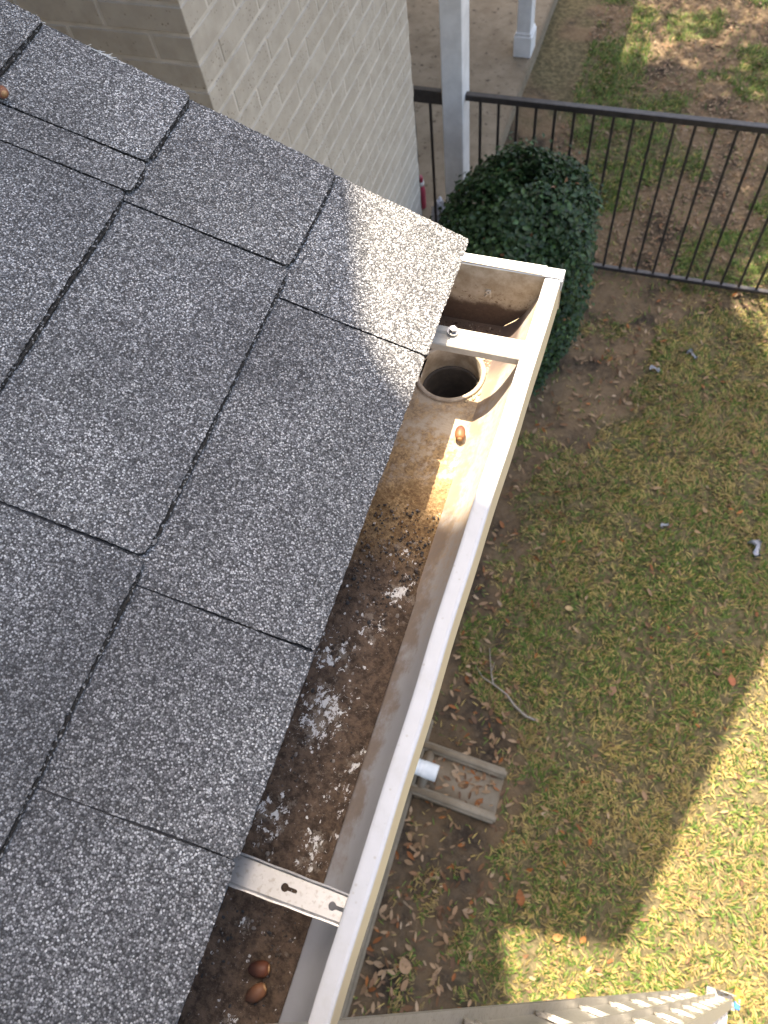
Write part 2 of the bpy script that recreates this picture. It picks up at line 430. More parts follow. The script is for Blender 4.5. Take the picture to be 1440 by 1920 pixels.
def np_mesh(name, verts, faces_flat, sizes, cols=None, smooth=False):
    me = bpy.data.meshes.new(name)
    me.vertices.add(len(verts)); me.vertices.foreach_set('co', np.asarray(verts, np.float32).ravel())
    me.loops.add(len(faces_flat)); me.loops.foreach_set('vertex_index', np.asarray(faces_flat, np.int32))
    st = np.concatenate([[0], np.cumsum(sizes)[:-1]]).astype(np.int32)
    me.polygons.add(len(sizes)); me.polygons.foreach_set('loop_start', st); me.polygons.foreach_set('loop_total', np.asarray(sizes, np.int32))
    if cols is not None:
        a = me.color_attributes.new('col', 'FLOAT_COLOR', 'POINT')
        c = np.ones((len(verts), 4), np.float32); c[:, :3] = cols
        a.data.foreach_set('color', c.ravel())
    if smooth: me.polygons.foreach_set('use_smooth', np.ones(len(sizes), bool))
    me.update(); me.validate()
    return me

# ------------------------------------------------------------------ ground
def lerp_table(y, tab):
    ys, xs = zip(*tab); return np.interp(y, ys, xs)
SOIL_EDGE = [(-6, 0.05), (-0.5, 0.07), (-0.12, 0.09), (0.23, 0.05), (0.6, 0.06), (0.76, 0.02), (1.0, -0.2), (1.25, -0.33), (1.6, -0.30), (1.95, -0.25),
             (2.3, -0.2), (2.56, -0.10), (2.85, 0.10), (3.07, 0.22), (3.4, 0.27), (3.77, 0.33), (4.05, 0.9), (4.3, 1.2), (30, 1.2)]
def vnoise(x, y, f, seed):
    x = np.asarray(x) * f; y = np.asarray(y) * f
    xi = np.floor(x).astype(int); yi = np.floor(y).astype(int); fx = x - xi; fy = y - yi
    fx = fx * fx * (3 - 2 * fx); fy = fy * fy * (3 - 2 * fy)
    def h(a, b):
        v = np.sin(a * 127.1 + b * 311.7 + seed * 74.7) * 43758.5453
        return v - np.floor(v)
    return (h(xi, yi) * (1 - fx) + h(xi + 1, yi) * fx) * (1 - fy) + (h(xi, yi + 1) * (1 - fx) + h(xi + 1, yi + 1) * fx) * fy
def sstep(x, a, b):
    t = np.clip((x - a) / (b - a), 0, 1); return t * t * (3 - 2 * t)
def bare_mask(x, y):
    e = lerp_table(y, SOIL_EDGE) + (vnoise(x, y, 6, 1) - 0.5) * 0.30 + (vnoise(x, y, 17, 2) - 0.5) * 0.12
    near = 1 - sstep(x, e - 0.05, e + 0.06)
    green = sstep(0.6 * vnoise(x, y, 1.7, 5) + 0.4 * vnoise(x, y, 5, 6) + 0.05 * (x - 0.2), 0.46, 0.60)
    far = 1 - green
    t = sstep(y, 3.95, 4.25)
    return near * (1 - t) + far * t
def ground_z(x, y):
    return GROUND + (vnoise(x, y, 2.3, 8) - 0.5) * 0.03 + (vnoise(x, y, 9, 9) - 0.5) * 0.014

gx = np.concatenate([[-60, -20, -8, -4], np.linspace(-2, 3, 150), [4, 8, 20, 60]])
gy = np.concatenate([[-60, -20, -6], np.linspace(-2, 10, 260), [12, 20, 60]])
GX, GY = np.meshgrid(gx, gy)
GZ = ground_z(GX, GY)
nx, ny = len(gx), len(gy)
idx = np.arange(nx * ny).reshape(ny, nx)
quads = np.stack([idx[:-1, :-1], idx[:-1, 1:], idx[1:, 1:], idx[1:, :-1]], -1).reshape(-1, 4)
gm = np_mesh('ground', np.stack([GX, GY, GZ], -1).reshape(-1, 3), quads.ravel(), np.full(len(quads), 4), smooth=True)
at = gm.attributes.new('soil', 'FLOAT', 'POINT'); at.data.foreach_set('value', bare_mask(GX, GY).astype(np.float32).ravel())
ground = tag(link('ground', gm, None, 'ground'), kind='structure')

slab_me = box_mesh('porch_slab', (-5.0, 3.20, -4.3), (-1.165, 8.3, -3.93), 0.012, 2)
slab = tag(link('porch_slab', slab_me, None, 'slab'), kind='structure')

# ------------------------------------------------------------------ house: walls, roofs, shingles, porch columns
house = thing('house', 'house with grey shingle roof, pale painted brick walls and white porch columns', 'house', (-3.0, 1.0, GROUND))
WX, WY0, WY1 = -1.15, 1.613, 3.205           # brick corner and far end of the wall
CH, BL, BT, J = 0.0718, 0.245, 0.11, 0.010   # course height, brick pitch, brick depth, joint

core = bmesh.new()
add_box(core, (-4.6, WY0 + 0.0022, GROUND - 0.2), (WX - 0.0022, WY1 - 0.003, 2.74))
wall = link('wall', bm_mesh('wall', core), house, 'mortar')
bricks = []                                   # (lo, hi)
z_top = GROUND + 0.02 + CH * 52
for i in range(52):
    z0 = GROUND + 0.02 + CH * i; z1 = z0 + CH - J
    even = i % 2 == 0
    # face towards +X
    y = WY0 + (BT + J if even else 0.0)
    while y < WY1 - 0.02:
        ln = min(BL - J, WY1 - y)
        if ln > 0.03: bricks.append(((WX - BT, y, z0), (WX, y + ln, z1)))
        y += BL
    # face towards -Y
    x = WX - (0.0 if even else BT + J)
    while x > -2.9:
        bricks.append(((x - (BL - J), WY0, z0), (x, WY0 + BT, z1)))
        x -= BL
def seen_size(lo, hi):
    c = W2C @ np.array([(a + b) / 2 for a, b in zip(lo, hi)])
    if c[2] < 0.1: return -1
    px, py = CXY[0] + FPX * c[0] / c[2], CXY[1] + FPX * c[1] / c[2]
    hidden = py > 40 + 0.5264 * px + 30          # behind the near roof
    inside = -60 < px < 1500 and -60 < py < 1980
    return (1 / c[2]) * (1.0 if inside else 0.05) * (0.05 if hidden else 1.0)
bricks.sort(key=lambda b: -seen_size(*b))
brick_cache = {}
def brick_mesh(size):
    k = tuple(round(s, 3) for s in size)
    if k not in brick_cache:
        me = box_mesh('brick', tuple(-s / 2 for s in k), tuple(s / 2 for s in k), 0.0018, 1)
        me.materials.append(M['brick']); brick_cache[k] = me
    return brick_cache[k]
for lo, hi in bricks[:290]:
    size = [b - a for a, b in zip(lo, hi)]
    c = [(a + b) / 2 for a, b in zip(lo, hi)]
    c[0] += random.uniform(-0.0008, 0.0008); c[1] += random.uniform(-0.0008, 0.0008)
    link('brick', brick_mesh(size), wall, None, c)
bm = bmesh.new()
for lo, hi in bricks[290:]: add_box(bm, lo, hi)
rest = tag(link('remaining_bricks', bm_mesh('remaining_bricks', bm), wall, 'brick'), kind='stuff')

# wall of the low wing under our eave and the upper storey behind it (mostly out of the picture)
lowwall = box('lower_wall', (-4.6, -5.0, GROUND - 0.2), (-0.62, 0.46, -0.72), 'mortar', house)
box('upper_wall', (-4.6, -5.0, -0.9), (-2.1, WY0 + 0.002, 2.74), 'wood', house)
box('porch_wall', (-4.6, WY1, GROUND - 0.1), (-3.2, 8.3, 2.74), 'mortar', house)
box('porch_ceiling', (-4.6, WY1 + 0.01, -1.15), (-1.02, 8.4, -1.0), 'wood', house)

# unseen upper roof: eave outline shaped to cast shade on lower roof and lawn
UZ = 2.92
eave = [(-5.6, -5.6), (-0.60, -5.6), (-0.60, 1.340), (-0.70, 1.372), (-0.79, 1.435), (-0.838, 1.495), (-0.905, 1.67), (-1.09, 2.10), (-0.54, 2.20), (-0.08, 3.75), (0.04, 4.6), (-0.12, 5.6), (-0.52, 6.15), (-0.52, 6.75), (-1.1, 8.6), (-5.6, 8.6)]
up = plate('unseen_shade_eave', eave, [], UZ - 0.16, UZ)
link('unseen_shade_eave', up, house, 'wood')
bm = bmesh.new()
def pt(x, y, z): return bm.verts.new((x, y, z))
base = [pt(x, y, UZ + 0.003) for x, y in eave]
ridge = [pt(-3.2, 0.4, UZ + 1.3), pt(-3.2, 6.4, UZ + 1.3)]
cen = [ridge[0] if y < 1.6 else ridge[1] for x, y in eave]
for i in range(len(eave)):
    j = (i + 1) % len(eave)
    fs = [base[i], base[j], cen[j]]
    if cen[i] is not cen[j]: fs.append(cen[i])
    bm.faces.new(fs)
link('unseen_upper_roof', bm_mesh('unseen_upper_roof', bm), house, 'roofing')

# porch columns
def column(x0, x1, y0, y1, plinth):
    z0 = -3.93
    c = box('porch_column', (x0, y0, z0), (x1, y1, -1.15), 'white', house, 0.004, 1)
    if plinth:
        p = 0.018
        bm = bmesh.new(); add_box(bm, (x0 - p, y0 - p, z0 + 0.001), (x1 + p, y1 + p, z0 + 0.17))
        add_box(bm, (x0 - p * 0.5, y0 - p * 0.5, z0 + 0.1705), (x1 + p * 0.5, y1 + p * 0.5, z0 + 0.195))
        bmesh.ops.bevel(bm, geom=list(bm.edges), offset=0.005, segments=1, affect='EDGES')
        link('plinth', bm_mesh('plinth', bm), c, 'white')
    return c
column(-1.277, -1.150, 4.05, 4.205, True)
column(-1.302, -1.188, 6.21, 6.35, True)

# ---- lower roof with single shingles
SL = R(19.5); D0 = 0.5977
US = Vector((math.cos(SL), 0, -math.sin(SL))); UN = Vector((math.sin(SL), 0, math.cos(SL)))
def roof_pt(u, v, h): return US * u + UN * (h - D0) + Vector((0, v, 0))
def rake(u): return 0.589 - 0.0855 * (u - 0.038)
COURSE = [0.0378, -0.114, -0.280, -0.445, -0.610, -0.775, -0.940, -1.105, -1.270, -1.435]
TH = 0.0038
bm = bmesh.new()
dk = []
for (u, v, h) in [(0.0345, 0, 0), (-2.2, 0, 0)]:
    for hh in (-0.004 if u > 0 else -0.014, 0.0012 if u > 0 else -0.002): dk.append((u, hh))
vs = []
for v_of in (lambda u: rake(u) - 0.010, lambda u: -5.0):
    for u, hh in dk: vs.append(bm.verts.new(roof_pt(u, v_of(u), hh)))
for f in ((0, 1, 3, 2), (4, 6, 7, 5), (0, 4, 5, 1), (2, 3, 7, 6), (0, 2, 6, 4), (1, 5, 7, 3)):
    bm.faces.new([vs[i] for i in f])
roof = link('roof', bm_mesh('roof', bm), house, 'roofing')

def jag(n, amp):
    """ragged cut: smooth wander plus granule-sized chips"""
    a = rng.normal(0, 1, n); b = np.convolve(np.pad(rng.normal(0, 1, n), 12, mode='edge'), np.ones(25) / 25, 'valid')[:n]
    return amp * (0.45 * a + 2.2 * b)
def shingle(u0, u1, va, vb, tone, rake_side=False, cut=0.0018, hb=0.0088, ht=0.0022, lb=0.0046, lt=0.0002, tail=0.03):
    """one tab: butt at u0, hidden top past u1, from va (near) to vb (far)"""
    step = 0.0022
    top_u = u1 - tail
    r = 0.0035 if u0 > 0 else 0.007
    def side(v, n): return np.full(n, v)
    nb = max(8, int((vb - va) / step)); ns = max(8, int((u0 - top_u) / step))
    vb_at = (lambda u: rake(u) + 0.0) if rake_side else (lambda u: vb)
    pts = []
    vv = np.linspace(va + cut, (vb_at(u0) - (0 if rake_side else cut)), nb)
    uu = u0 + jag(nb, 0.0008)
    # rounded corners
    for k in range(nb):
        d0 = vv[k] - vv[0]; d1 = vv[-1] - vv[k]; q = 0.0
        for dd in (d0, d1):
            if dd < r: q = max(q, r - math.sqrt(max(0, r * r - (r - dd) ** 2)))
        pts.append((uu[k] - q * 0.7, vv[k]))
    us_ = np.linspace(u0 - r * 0.8, top_u, ns); j2 = jag(ns, 0.0008 if rake_side else 0.00045)
    for k in range(1, ns): pts.append((us_[k], (vb_at(us_[k]) if rake_side else vb - cut) + j2[k]))
    us_ = np.linspace(top_u, u0 - r * 0.8, ns); j3 = jag(ns, 0.00045)
    for k in range(ns - 1): pts.append((us_[k], va + cut + j3[k]))
    L = u0 - top_u
    def hgt(u): return hb + (ht - hb) * (u0 - u) / L
    def hlo(u): return lb + (lt - lb) * (u0 - u) / L
    n = len(pts)
    bm = bmesh.new()
    top = [bm.verts.new(roof_pt(u, v, hgt(u))) for u, v in pts]
    ch = 0.0008
    bot = [bm.verts.new(roof_pt(u, v, hlo(u))) for u, v in pts]
    f = bm.faces.new(top[::-1]); f.material_index = 0
    for k in range(n):
        j = (k + 1) % n
        g = bm.faces.new((top[k], top[j], bot[j], bot[k])); g.material_index = 1
    bmesh.ops.triangulate(bm, faces=[f])
    bmesh.ops.recalc_face_normals(bm, faces=bm.faces)
    me = bpy.data.meshes.new('shingle'); bm.to_mesh(me); bm.free()
    me.materials.append(M['gran']); me.materials.append(M['asphalt'])
    a = me.attributes.new('tone', 'FLOAT', 'POINT')
    co = np.array([v.co[:] for v in me.vertices]); 
    uu = co @ np.array(US); vv = co[:, 1]
    t = tone + 0.9 * (vnoise(uu, vv, 11, 21) - 0.5)
    a.data.foreach_set('value', t.astype(np.float32))
    return me
SEAMS = [
    [0.432, 0.130, -0.026, -0.330, -0.635, -0.94, -1.25, -1.55, -1.86],
    [0.465, 0.152, -0.155, -0.46, -0.77, -1.07, -1.38, -1.69],
    [0.514, 0.473, 0.165, -0.14, -0.445, -0.75, -1.05, -1.36],
    [0.500, 0.30, -0.005, -0.31, -0.62, -0.92, -1.23],
    [0.42, 0.11, -0.19, -0.5, -0.8, -1.1],
    [0.55, 0.25, -0.05, -0.36, -0.66, -0.97],
    [0.40, 0.09, -0.21, -0.52], [0.5, 0.2, -0.1, -0.41], [0.45, 0.15, -0.15, -0.46],
]
TONES = {(0, 0): 0.72, (0, 1): 0.40, (0, 2): 0.34, (0, 3): 0.60, (1, 0): 0.52, (1, 1): 0.48, (1, 2): 0.50, (2, 0): 0.80, (2, 1): 0.66, (2, 2): 0.62, (3, 0): 0.62}
for k in range(9):
    u0, u1 = COURSE[k], COURSE[k + 1]
    edges = [rake(u0)] + SEAMS[k]
    for i in range(len(edges) - 1):
        vb, va = edges[i], edges[i + 1]
        cut = 0.0004 if (k == 0 and abs(va + 0.026) < 1e-6) else 0.0011
        jit = random.uniform(-0.0015, 0.0015) if k else 0
        tone = TONES.get((k, i), random.uniform(0.35, 0.7))
        sh = link('shingle', shingle(u0 + jit, u1, va, vb, tone, rake_side=(i == 0), cut=cut, lb=(0.0046 if k else 0.0015)), roof)
        if k and i < 5:      # the lower ply of the laminate, showing a few millimetres at the butt
            p = shingle(u0 + 0.0022 + jit, u0 - 0.03, va + 0.009, vb - (0.009 if i else 0.004), 0.35, rake_side=False, cut=0.0, hb=0.0064, ht=0.0044, lb=0.0034, lt=0.0032, tail=0.0)
            p.materials.clear(); p.materials.append(M['asphalt']); p.materials.append(M['asphalt'])
            link('ply', p, sh)
    # each course rides on the one below
# frayed glass fibre where the rake edge is torn
bm = bmesh.new()
for i in range(44):
    u = random.gauss(-0.378, 0.008) if i < 34 else random.gauss(-0.452, 0.004); v = rake(u)
    p0 = roof_pt(u, v - 0.003, 0.006)
    d = Vector((random.uniform(0.2, 1.0), random.uniform(-0.1, 0.6), random.uniform(-0.45, 0.0))).normalized()
    tube(bm, [p0, p0 + d * random.uniform(0.003, 0.009)], [0.00035, 0.0002], 4)
tag(link('frayed_fibre', bm_mesh('frayed_fibre', bm), roof, 'fibre'), kind='stuff')
# drip edge, fascia and soffit behind the gutter
bm = bmesh.new()
add_box(bm, (-0.1965, -5.0, -0.72), (-0.2250, 0.585, -0.592))
link('fascia', bm_mesh('fascia', bm), house, 'wood')
box('soffit', (-0.64, -5.0, -0.735), (-0.226, 0.585, -0.722), 'wood', house)
bm = bmesh.new()
a = roof_pt(0.020, 0, -0.0145)
tri = [(-0.197, -0.593), (a.x, a.z - 0.001), (-0.62, -0.435)]
box('rake_board', (-1.9, 0.548, -0.735), (-0.2255, 0.568, -0.60), 'wood', house)

# ------------------------------------------------------------------ gutter
gutter = thing('gutter', 'white metal rain gutter with rusty brown dirt inside along the shingle eave', 'gutter', (-0.13, 0.25, -0.69))
GZ0, LZ = -0.690, -0.600           # floor and lip height
GY0, GY1 = -5.0, 0.588
XB, XF = -0.1955, -0.121           # back wall, front floor corner
HC, HR = (-0.1620, 0.508), 0.0365  # outlet
circ = [(HC[0] + HR * math.cos(2 * math.pi * k / 48), HC[1] + HR * math.sin(2 * math.pi * k / 48)) for k in range(48)]
fl = plate('trough_floor', [(XB, GY0), (XF, GY0), (XF, GY1), (XB, GY1)], [circ], GZ0 - 0.0008, GZ0)
link('trough_floor', fl, gutter, 'floor')
# ogee front, inner skin
def ogee(off):
    p = []
    p.append((XF + off, GZ0 + 0.0002))
    p.append((XF + 0.0028 + off, GZ0 + 0.0022))
    # lower roll, bulging into the trough, then the cove up to the face
    A = [(-0.1150, -0.6845), (-0.1085, -0.6785), (-0.1030, -0.6715), (-0.0985, -0.6640), (-0.0942, -0.6555), (-0.0900, -0.6465), (-0.0860, -0.6370), (-0.0822, -0.6270), (-0.0788, -0.6170), (-0.0765, -0.6040)]
    p += [(x + off, z) for x, z in A]
    return p
bm = bmesh.new(); extrude_profile(bm, ogee(0), GY0, GY1, closed=False)
fr = link('front_wall', bm_mesh('front_wall', bm, True), gutter, 'gwall')
bm = bmesh.new(); extrude_profile(bm, [(x, z - 0.0006) for x, z in ogee(0.0009)], GY0, GY1 + 0.004, closed=False)
link('front_face', bm_mesh('front_face', bm, True), gutter, 'cream')
bm = bmesh.new(); extrude_profile(bm, [(XB, GZ0), (XB, -0.594)], GY0, GY1, closed=False)
link('back_wall', bm_mesh('back_wall', bm), gutter, 'gwall')
# lip: folded return, slightly wavy, softly rounded outer edge
bm = bmesh.new()
ys = np.concatenate([np.linspace(-5, -0.5, 20), np.linspace(-0.45, 0.594, 90)])
prof = [(-0.0835, -0.6075), (-0.0836, -0.6015), (-0.0828, -0.6000), (-0.0805, -0.5996), (-0.0690, -0.5994), (-0.0664, -0.5999), (-0.0653, -0.6012), (-0.0650, -0.6040), (-0.0650, -0.6460), (-0.0661, -0.6462), (-0.0661, -0.6042), (-0.0672, -0.6012), (-0.0690, -0.6006), (-0.0805, -0.6008), (-0.0823, -0.6020), (-0.0824, -0.6075)]
def lip_shift(y):
    t = max(0.0, min(1.0, (y + 0.1) / 0.7)) ** 1.4
    return (-0.0008 + 0.0064 * t, -0.0044 + 0.0087 * t)      # inner, outer edge
rings = []
for y in ys:
    si, so = lip_shift(y); sx = 0.0004 * math.sin(y * 19) + 0.0003 * math.sin(y * 47 + 2); sz = 0.0005 * math.sin(y * 13 + 1) + 0.0003 * math.sin(y * 39)
    rings.append([bm.verts.new((x + sx + si + (so - si) * (x + 0.0836) / 0.0186, y, z + sz)) for x, z in prof])
for r0, r1 in zip(rings, rings[1:]):
    for k in range(len(prof)):
        j = (k + 1) % len(prof)
        f = bm.faces.new((r0[k], r0[j], r1[j], r1[k])); f.material_index = 1 if k in (6, 7, 8, 9, 10) else 0
bm.faces.new(rings[-1]); bm.faces.new(rings[0][::-1])
me = bm_mesh('lip', bm); me.materials.append(M['lip']); me.materials.append(M['cream'])
link('lip', me, gutter)
# end cap with its flange, folded tab and raised letter
capo = [(XB, -0.597), (XB, GZ0), (XF, GZ0), (-0.100, -0.668), (-0.086, -0.648), (-0.0605, -0.646), (-0.0605, -0.6005)]
bm = bmesh.new()
a = [bm.verts.new((x, GY1, z)) for x, z in capo]; b = [bm.verts.new((x, GY1 + 0.0012, z)) for x, z in capo]
bm.faces.new(a); bm.faces.new(b[::-1])
for i in range(len(a)):
    j = (i + 1) % len(a); bm.faces.new((a[i], a[j], b[j], b[i]))
cap = link('end_cap', bm_mesh('end_cap', bm), gutter, 'cap')
bm = bmesh.new()
extr = [(GY1 - 0.0015, -0.6005), (GY1 + 0.000, -0.5978), (GY1 + 0.0110, -0.5970), (GY1 + 0.0125, -0.5985), (GY1 + 0.0125, -0.6100), (GY1 + 0.0116, -0.6100), (GY1 + 0.0114, -0.5992), (GY1 + 0.0010, -0.5996), (GY1 - 0.0005, -0.6015)]
v0 = [bm.verts.new((XB, y, z)) for y, z in extr]; v1 = [bm.verts.new((-0.0800, y + 0.001, z - 0.0012)) for y, z in extr]
for i in range(len(extr)):
    j = (i + 1) % len(extr); bm.faces.new((v0[i], v0[j], v1[j], v1[i]))
bm.faces.new(v0); bm.faces.new(v1[::-1])
link('flange', bm_mesh('flange', bm), cap, mat_aluminium('flange_metal', (0.42, 0.42, 0.42), (0.52, 0.52, 0.52), 0.4, 0.4, 0.2))
bm = bmesh.new(); add_box(bm, (-0.0635, GY1 - 0.006, -0.612), (-0.0600, GY1 + 0.010, -0.5985)); add_box(bm, (-0.0815, GY1 - 0.003, -0.5987), (-0.0600, GY1 + 0.0105, -0.5975))
bmesh.ops.bevel(bm, geom=list(bm.edges), offset=0.0005, segments=1, affect='EDGES')
link('folded_tab', bm_mesh('folded_tab', bm), cap, 'lip')
tx = bpy.data.curves.new('letter', 'FONT'); tx.body = 'R'; tx.size = 0.0135; tx.extrude = 0.0012; tx.bevel_depth = 0.0004; tx.align_x = 'CENTER'
o = bpy.data.objects.new('letter', tx); COL.objects.link(o)
me = bpy.data.meshes.new_from_object(o.evaluated_get(bpy.context.evaluated_depsgraph_get())); bpy.data.objects.remove(o)
me.transform(Matrix.Scale(-1, 4, (1, 0, 0))); me.transform(Matrix.Rotation(R(90), 4, 'X')); me.transform(Matrix.Rotation(R(-6), 4, 'Y'))
me.transform(Matrix.Translation((-0.1390, GY1 - 0.0002, -0.6440))); me.flip_normals(); me.materials.clear()
link('raised_letter', me, cap, mat_plain('lightened_letter', (0.50, 0.43, 0.33), (0.60, 0.53, 0.42), 90, 0.4))  # paler than the cap: the relief's shading contrast is put into the colour
# outlet: rim ring, drop tube and the narrower pipe below
bm = bmesh.new()
prof = [(0.0405, GZ0 + 0.0002), (0.0405, GZ0 + 0.0024), (0.0394, GZ0 + 0.0032), (0.0360, GZ0 + 0.0030), (0.0350, GZ0 + 0.0012), (0.0343, GZ0 - 0.026), (0.0340, GZ0 - 0.030)]
rr = []
for r_, z_ in prof: rr.append([bm.verts.new((HC[0] + r_ * math.cos(2 * math.pi * k / 56), HC[1] + r_ * math.sin(2 * math.pi * k / 56), z_)) for k in range(56)])
for r0, r1 in zip(rr, rr[1:]):
    for k in range(56): bm.faces.new((r0[k], r0[(k + 1) % 56], r1[(k + 1) % 56], r1[k]))
outlet = link('outlet', bm_mesh('outlet', bm, True), gutter, 'outlet')
bm = bmesh.new()
prof = [(0.0340, GZ0 - 0.0295), (0.0315, GZ0 - 0.0285), (0.0305, GZ0 - 0.032), (0.0305, GZ0 - 0.45)]
rr = []
for r_, z_ in prof: rr.append([bm.verts.new((HC[0] + r_ * math.cos(2 * math.pi * k / 56), HC[1] + r_ * math.sin(2 * math.pi * k / 56), z_)) for k in range(56)])
for r0, r1 in zip(rr, rr[1:]):
    for k in range(56): bm.faces.new((r0[k], r0[(k + 1) % 56], r1[(k + 1) % 56], r1[k]))
bm.faces.new(rr[-1])
for v in list(bm.verts): pass
me = bm_mesh('drop_pipe', bm, True); me.materials.append(M['pipe_dark'])
link('drop_pipe', me, outlet)
# old sealant smeared beside the outlet
bm = bmesh.new()
for k in range(40):
    t = random.uniform(-0.9, 0.9); r_ = 0.0412 + random.uniform(0, 0.0035)
    c = Vector((HC[0] + r_ * math.cos(t), HC[1] + r_ * math.sin(t), GZ0 + 0.0004))
    if c.x > XF - 0.001: continue
    bmesh.ops.create_icosphere(bm, subdivisions=1, radius=random.uniform(0.001, 0.0024), matrix=Matrix.Translation(c) @ Matrix.Diagonal((1, 1.3, 0.5, 1)))
link('sealant', bm_mesh('sealant', bm, True), gutter, 'caulk')
# crust of grit lying on the floor
dxg, dyg = 0.0019, 0.0022
xs = np.arange(XB + 0.001, XF + 0.0035, dxg); ys_ = np.arange(-0.62, 0.40, dyg)
X_, Y_ = np.meshgrid(xs, ys_)
cov = sstep(0.32 - Y_ + 0.10 * (vnoise(X_, Y_, 40, 31) - 0.5) + 0.05 * (vnoise(X_, Y_, 140, 32) - 0.5), 0.0, 0.16)
hh = cov * (0.0012 + 0.0022 * vnoise(X_, Y_, 45, 33) + 0.0016 * vnoise(X_, Y_, 160, 34) + 0.0012 * rng.random(X_.shape)) - 0.0010
hh += cov * 0.0015 * sstep(X_, XF - 0.012, XF)
idx = np.arange(X_.size).reshape(X_.shape)
q = np.stack([idx[:-1, :-1], idx[:-1, 1:], idx[1:, 1:], idx[1:, :-1]], -1).reshape(-1, 4)
sm = np_mesh('grit_crust', np.stack([X_, Y_, GZ0 + hh], -1).reshape(-1, 3), q.ravel(), np.full(len(q), 4), smooth=True)
tag(link('grit_crust', sm, gutter, 'floor'), kind='stuff')
# loose grains and flakes on the crust
def scatter_bits(n, y0, y1, r0, r1, cols, flat=0.6, zoff=0.001):
    V, F, S, C = [], [], [], []
    ico = bmesh.new(); bmesh.ops.create_icosphere(ico, subdivisions=1, radius=1.0)
    bv = np.array([v.co[:] for v in ico.verts]); bf = np.array([[v.index for v in f.verts] for f in ico.faces]); ico.free()
    for i in range(n):
        x = random.uniform(XB + 0.004, XF - 0.001); y = random.uniform(y0, y1)
        if (x - HC[0]) ** 2 + (y - HC[1]) ** 2 < 0.043 ** 2: continue
        r = random.uniform(r0, r1) * (1 + random.random() ** 3)
        p = bv * r * (1 + 0.35 * (rng.random((len(bv), 1)) - 0.5)) * np.array([random.uniform(0.7, 1.4), random.uniform(0.7, 1.4), flat])
        F.append(bf + len(V) * len(bv)); V.append(p + np.array([x, y, GZ0 + zoff + r * 0.3])); C.append(np.tile(cols[random.randrange(len(cols))], (len(bv), 1)))
    F = np.concatenate(F); return np.concatenate(V), F.ravel(), np.full(len(F), 3), np.concatenate(C)
gb = scatter_bits(1900, -0.35, 0.33, 0.0005, 0.0012, [(0.09, 0.07, 0.055), (0.06, 0.045, 0.035), (0.14, 0.11, 0.09), (0.25, 0.22, 0.19), (0.05, 0.05, 0.05)], 0.7, 0.0016)
tag(link('loose_grit', np_mesh('loose_grit', *gb), gutter, 'leaf'), kind='stuff')
gb = scatter_bits(170, 0.525, 0.585, 0.0004, 0.0010, [(0.30, 0.24, 0.18), (0.05, 0.03, 0.02), (0.08, 0.05, 0.035), (0.04, 0.025, 0.02)], 0.7, 0.0)
tag(link('end_grit', np_mesh('end_grit', *gb), gutter, 'leaf'), kind='stuff')

# hidden hangers
def hanger_a():
    z = -0.6022; y0, y1 = 0.4768, 0.5015
    bm = bmesh.new()
    # channel with a rib pressed into the top and both sides turned down
    t = 0.0009
    def sec(k):
        d = 0.0024 * k
        o = [(y0, z - 0.0100), (y0, z - 0.0012), (y0 + 0.0012, z), (y0 + 0.0072, z), (y0 + 0.0092, z - d), (y0 + 0.0152, z - d), (y0 + 0.0172, z), (y1 - 0.0012, z), (y1, z - 0.0012), (y1, z - 0.0085)]
        i = [(y1 - t, z - 0.0085), (y1 - t, z - 0.0016), (y1 - 0.0016, z - t), (y0 + 0.0172, z - t), (y0 + 0.0152, z - d - t), (y0 + 0.0092, z - d - t), (y0 + 0.0072, z - t), (y0 + 0.0016, z - t), (y0 + t, z - 0.0016), (y0 + t, z - 0.0100)]
        return o + i
    rings = []
    for x, k in ((-0.1945, 1), (-0.165, 1), (-0.140, 1), (-0.112, 0.8), (-0.099, 0.3), (-0.0925, 0), (-0.0790, 0)):
        rings.append([bm.verts.new((x, y, zz)) for y, zz in sec(k)])
    n_ = len(rings[0])
    for r0, r1 in zip(rings, rings[1:]):
        for k in range(n_): bm.faces.new((r0[k], r0[(k + 1) % n_], r1[(k + 1) % n_], r1[k]))
    bm.faces.new(rings[0]); bm.faces.new(rings[-1][::-1])
    h = link('hanger', bm_mesh('hanger', bm), gutter, 'strap_w')
    h['label'] = 'cream painted hanger strap beside the outlet'
    bm = bmesh.new()
    M0 = Matrix.Translation((-0.1535, 0.4955, z + 0.0006)) @ Matrix.Rotation(R(8), 4, 'Y')
    bmesh.ops.create_cone(bm, cap_ends=True, segments=24, radius1=0.0062, radius2=0.0060, depth=0.0011, matrix=M0)
    bmesh.ops.create_cone(bm, cap_ends=True, segments=6, radius1=0.0040, radius2=0.0038, depth=0.0042, matrix=M0 @ Matrix.Translation((0, 0, 0.0026)))
    link('screw', bm_mesh('screw', bm), h, 'screw')
hanger_a()
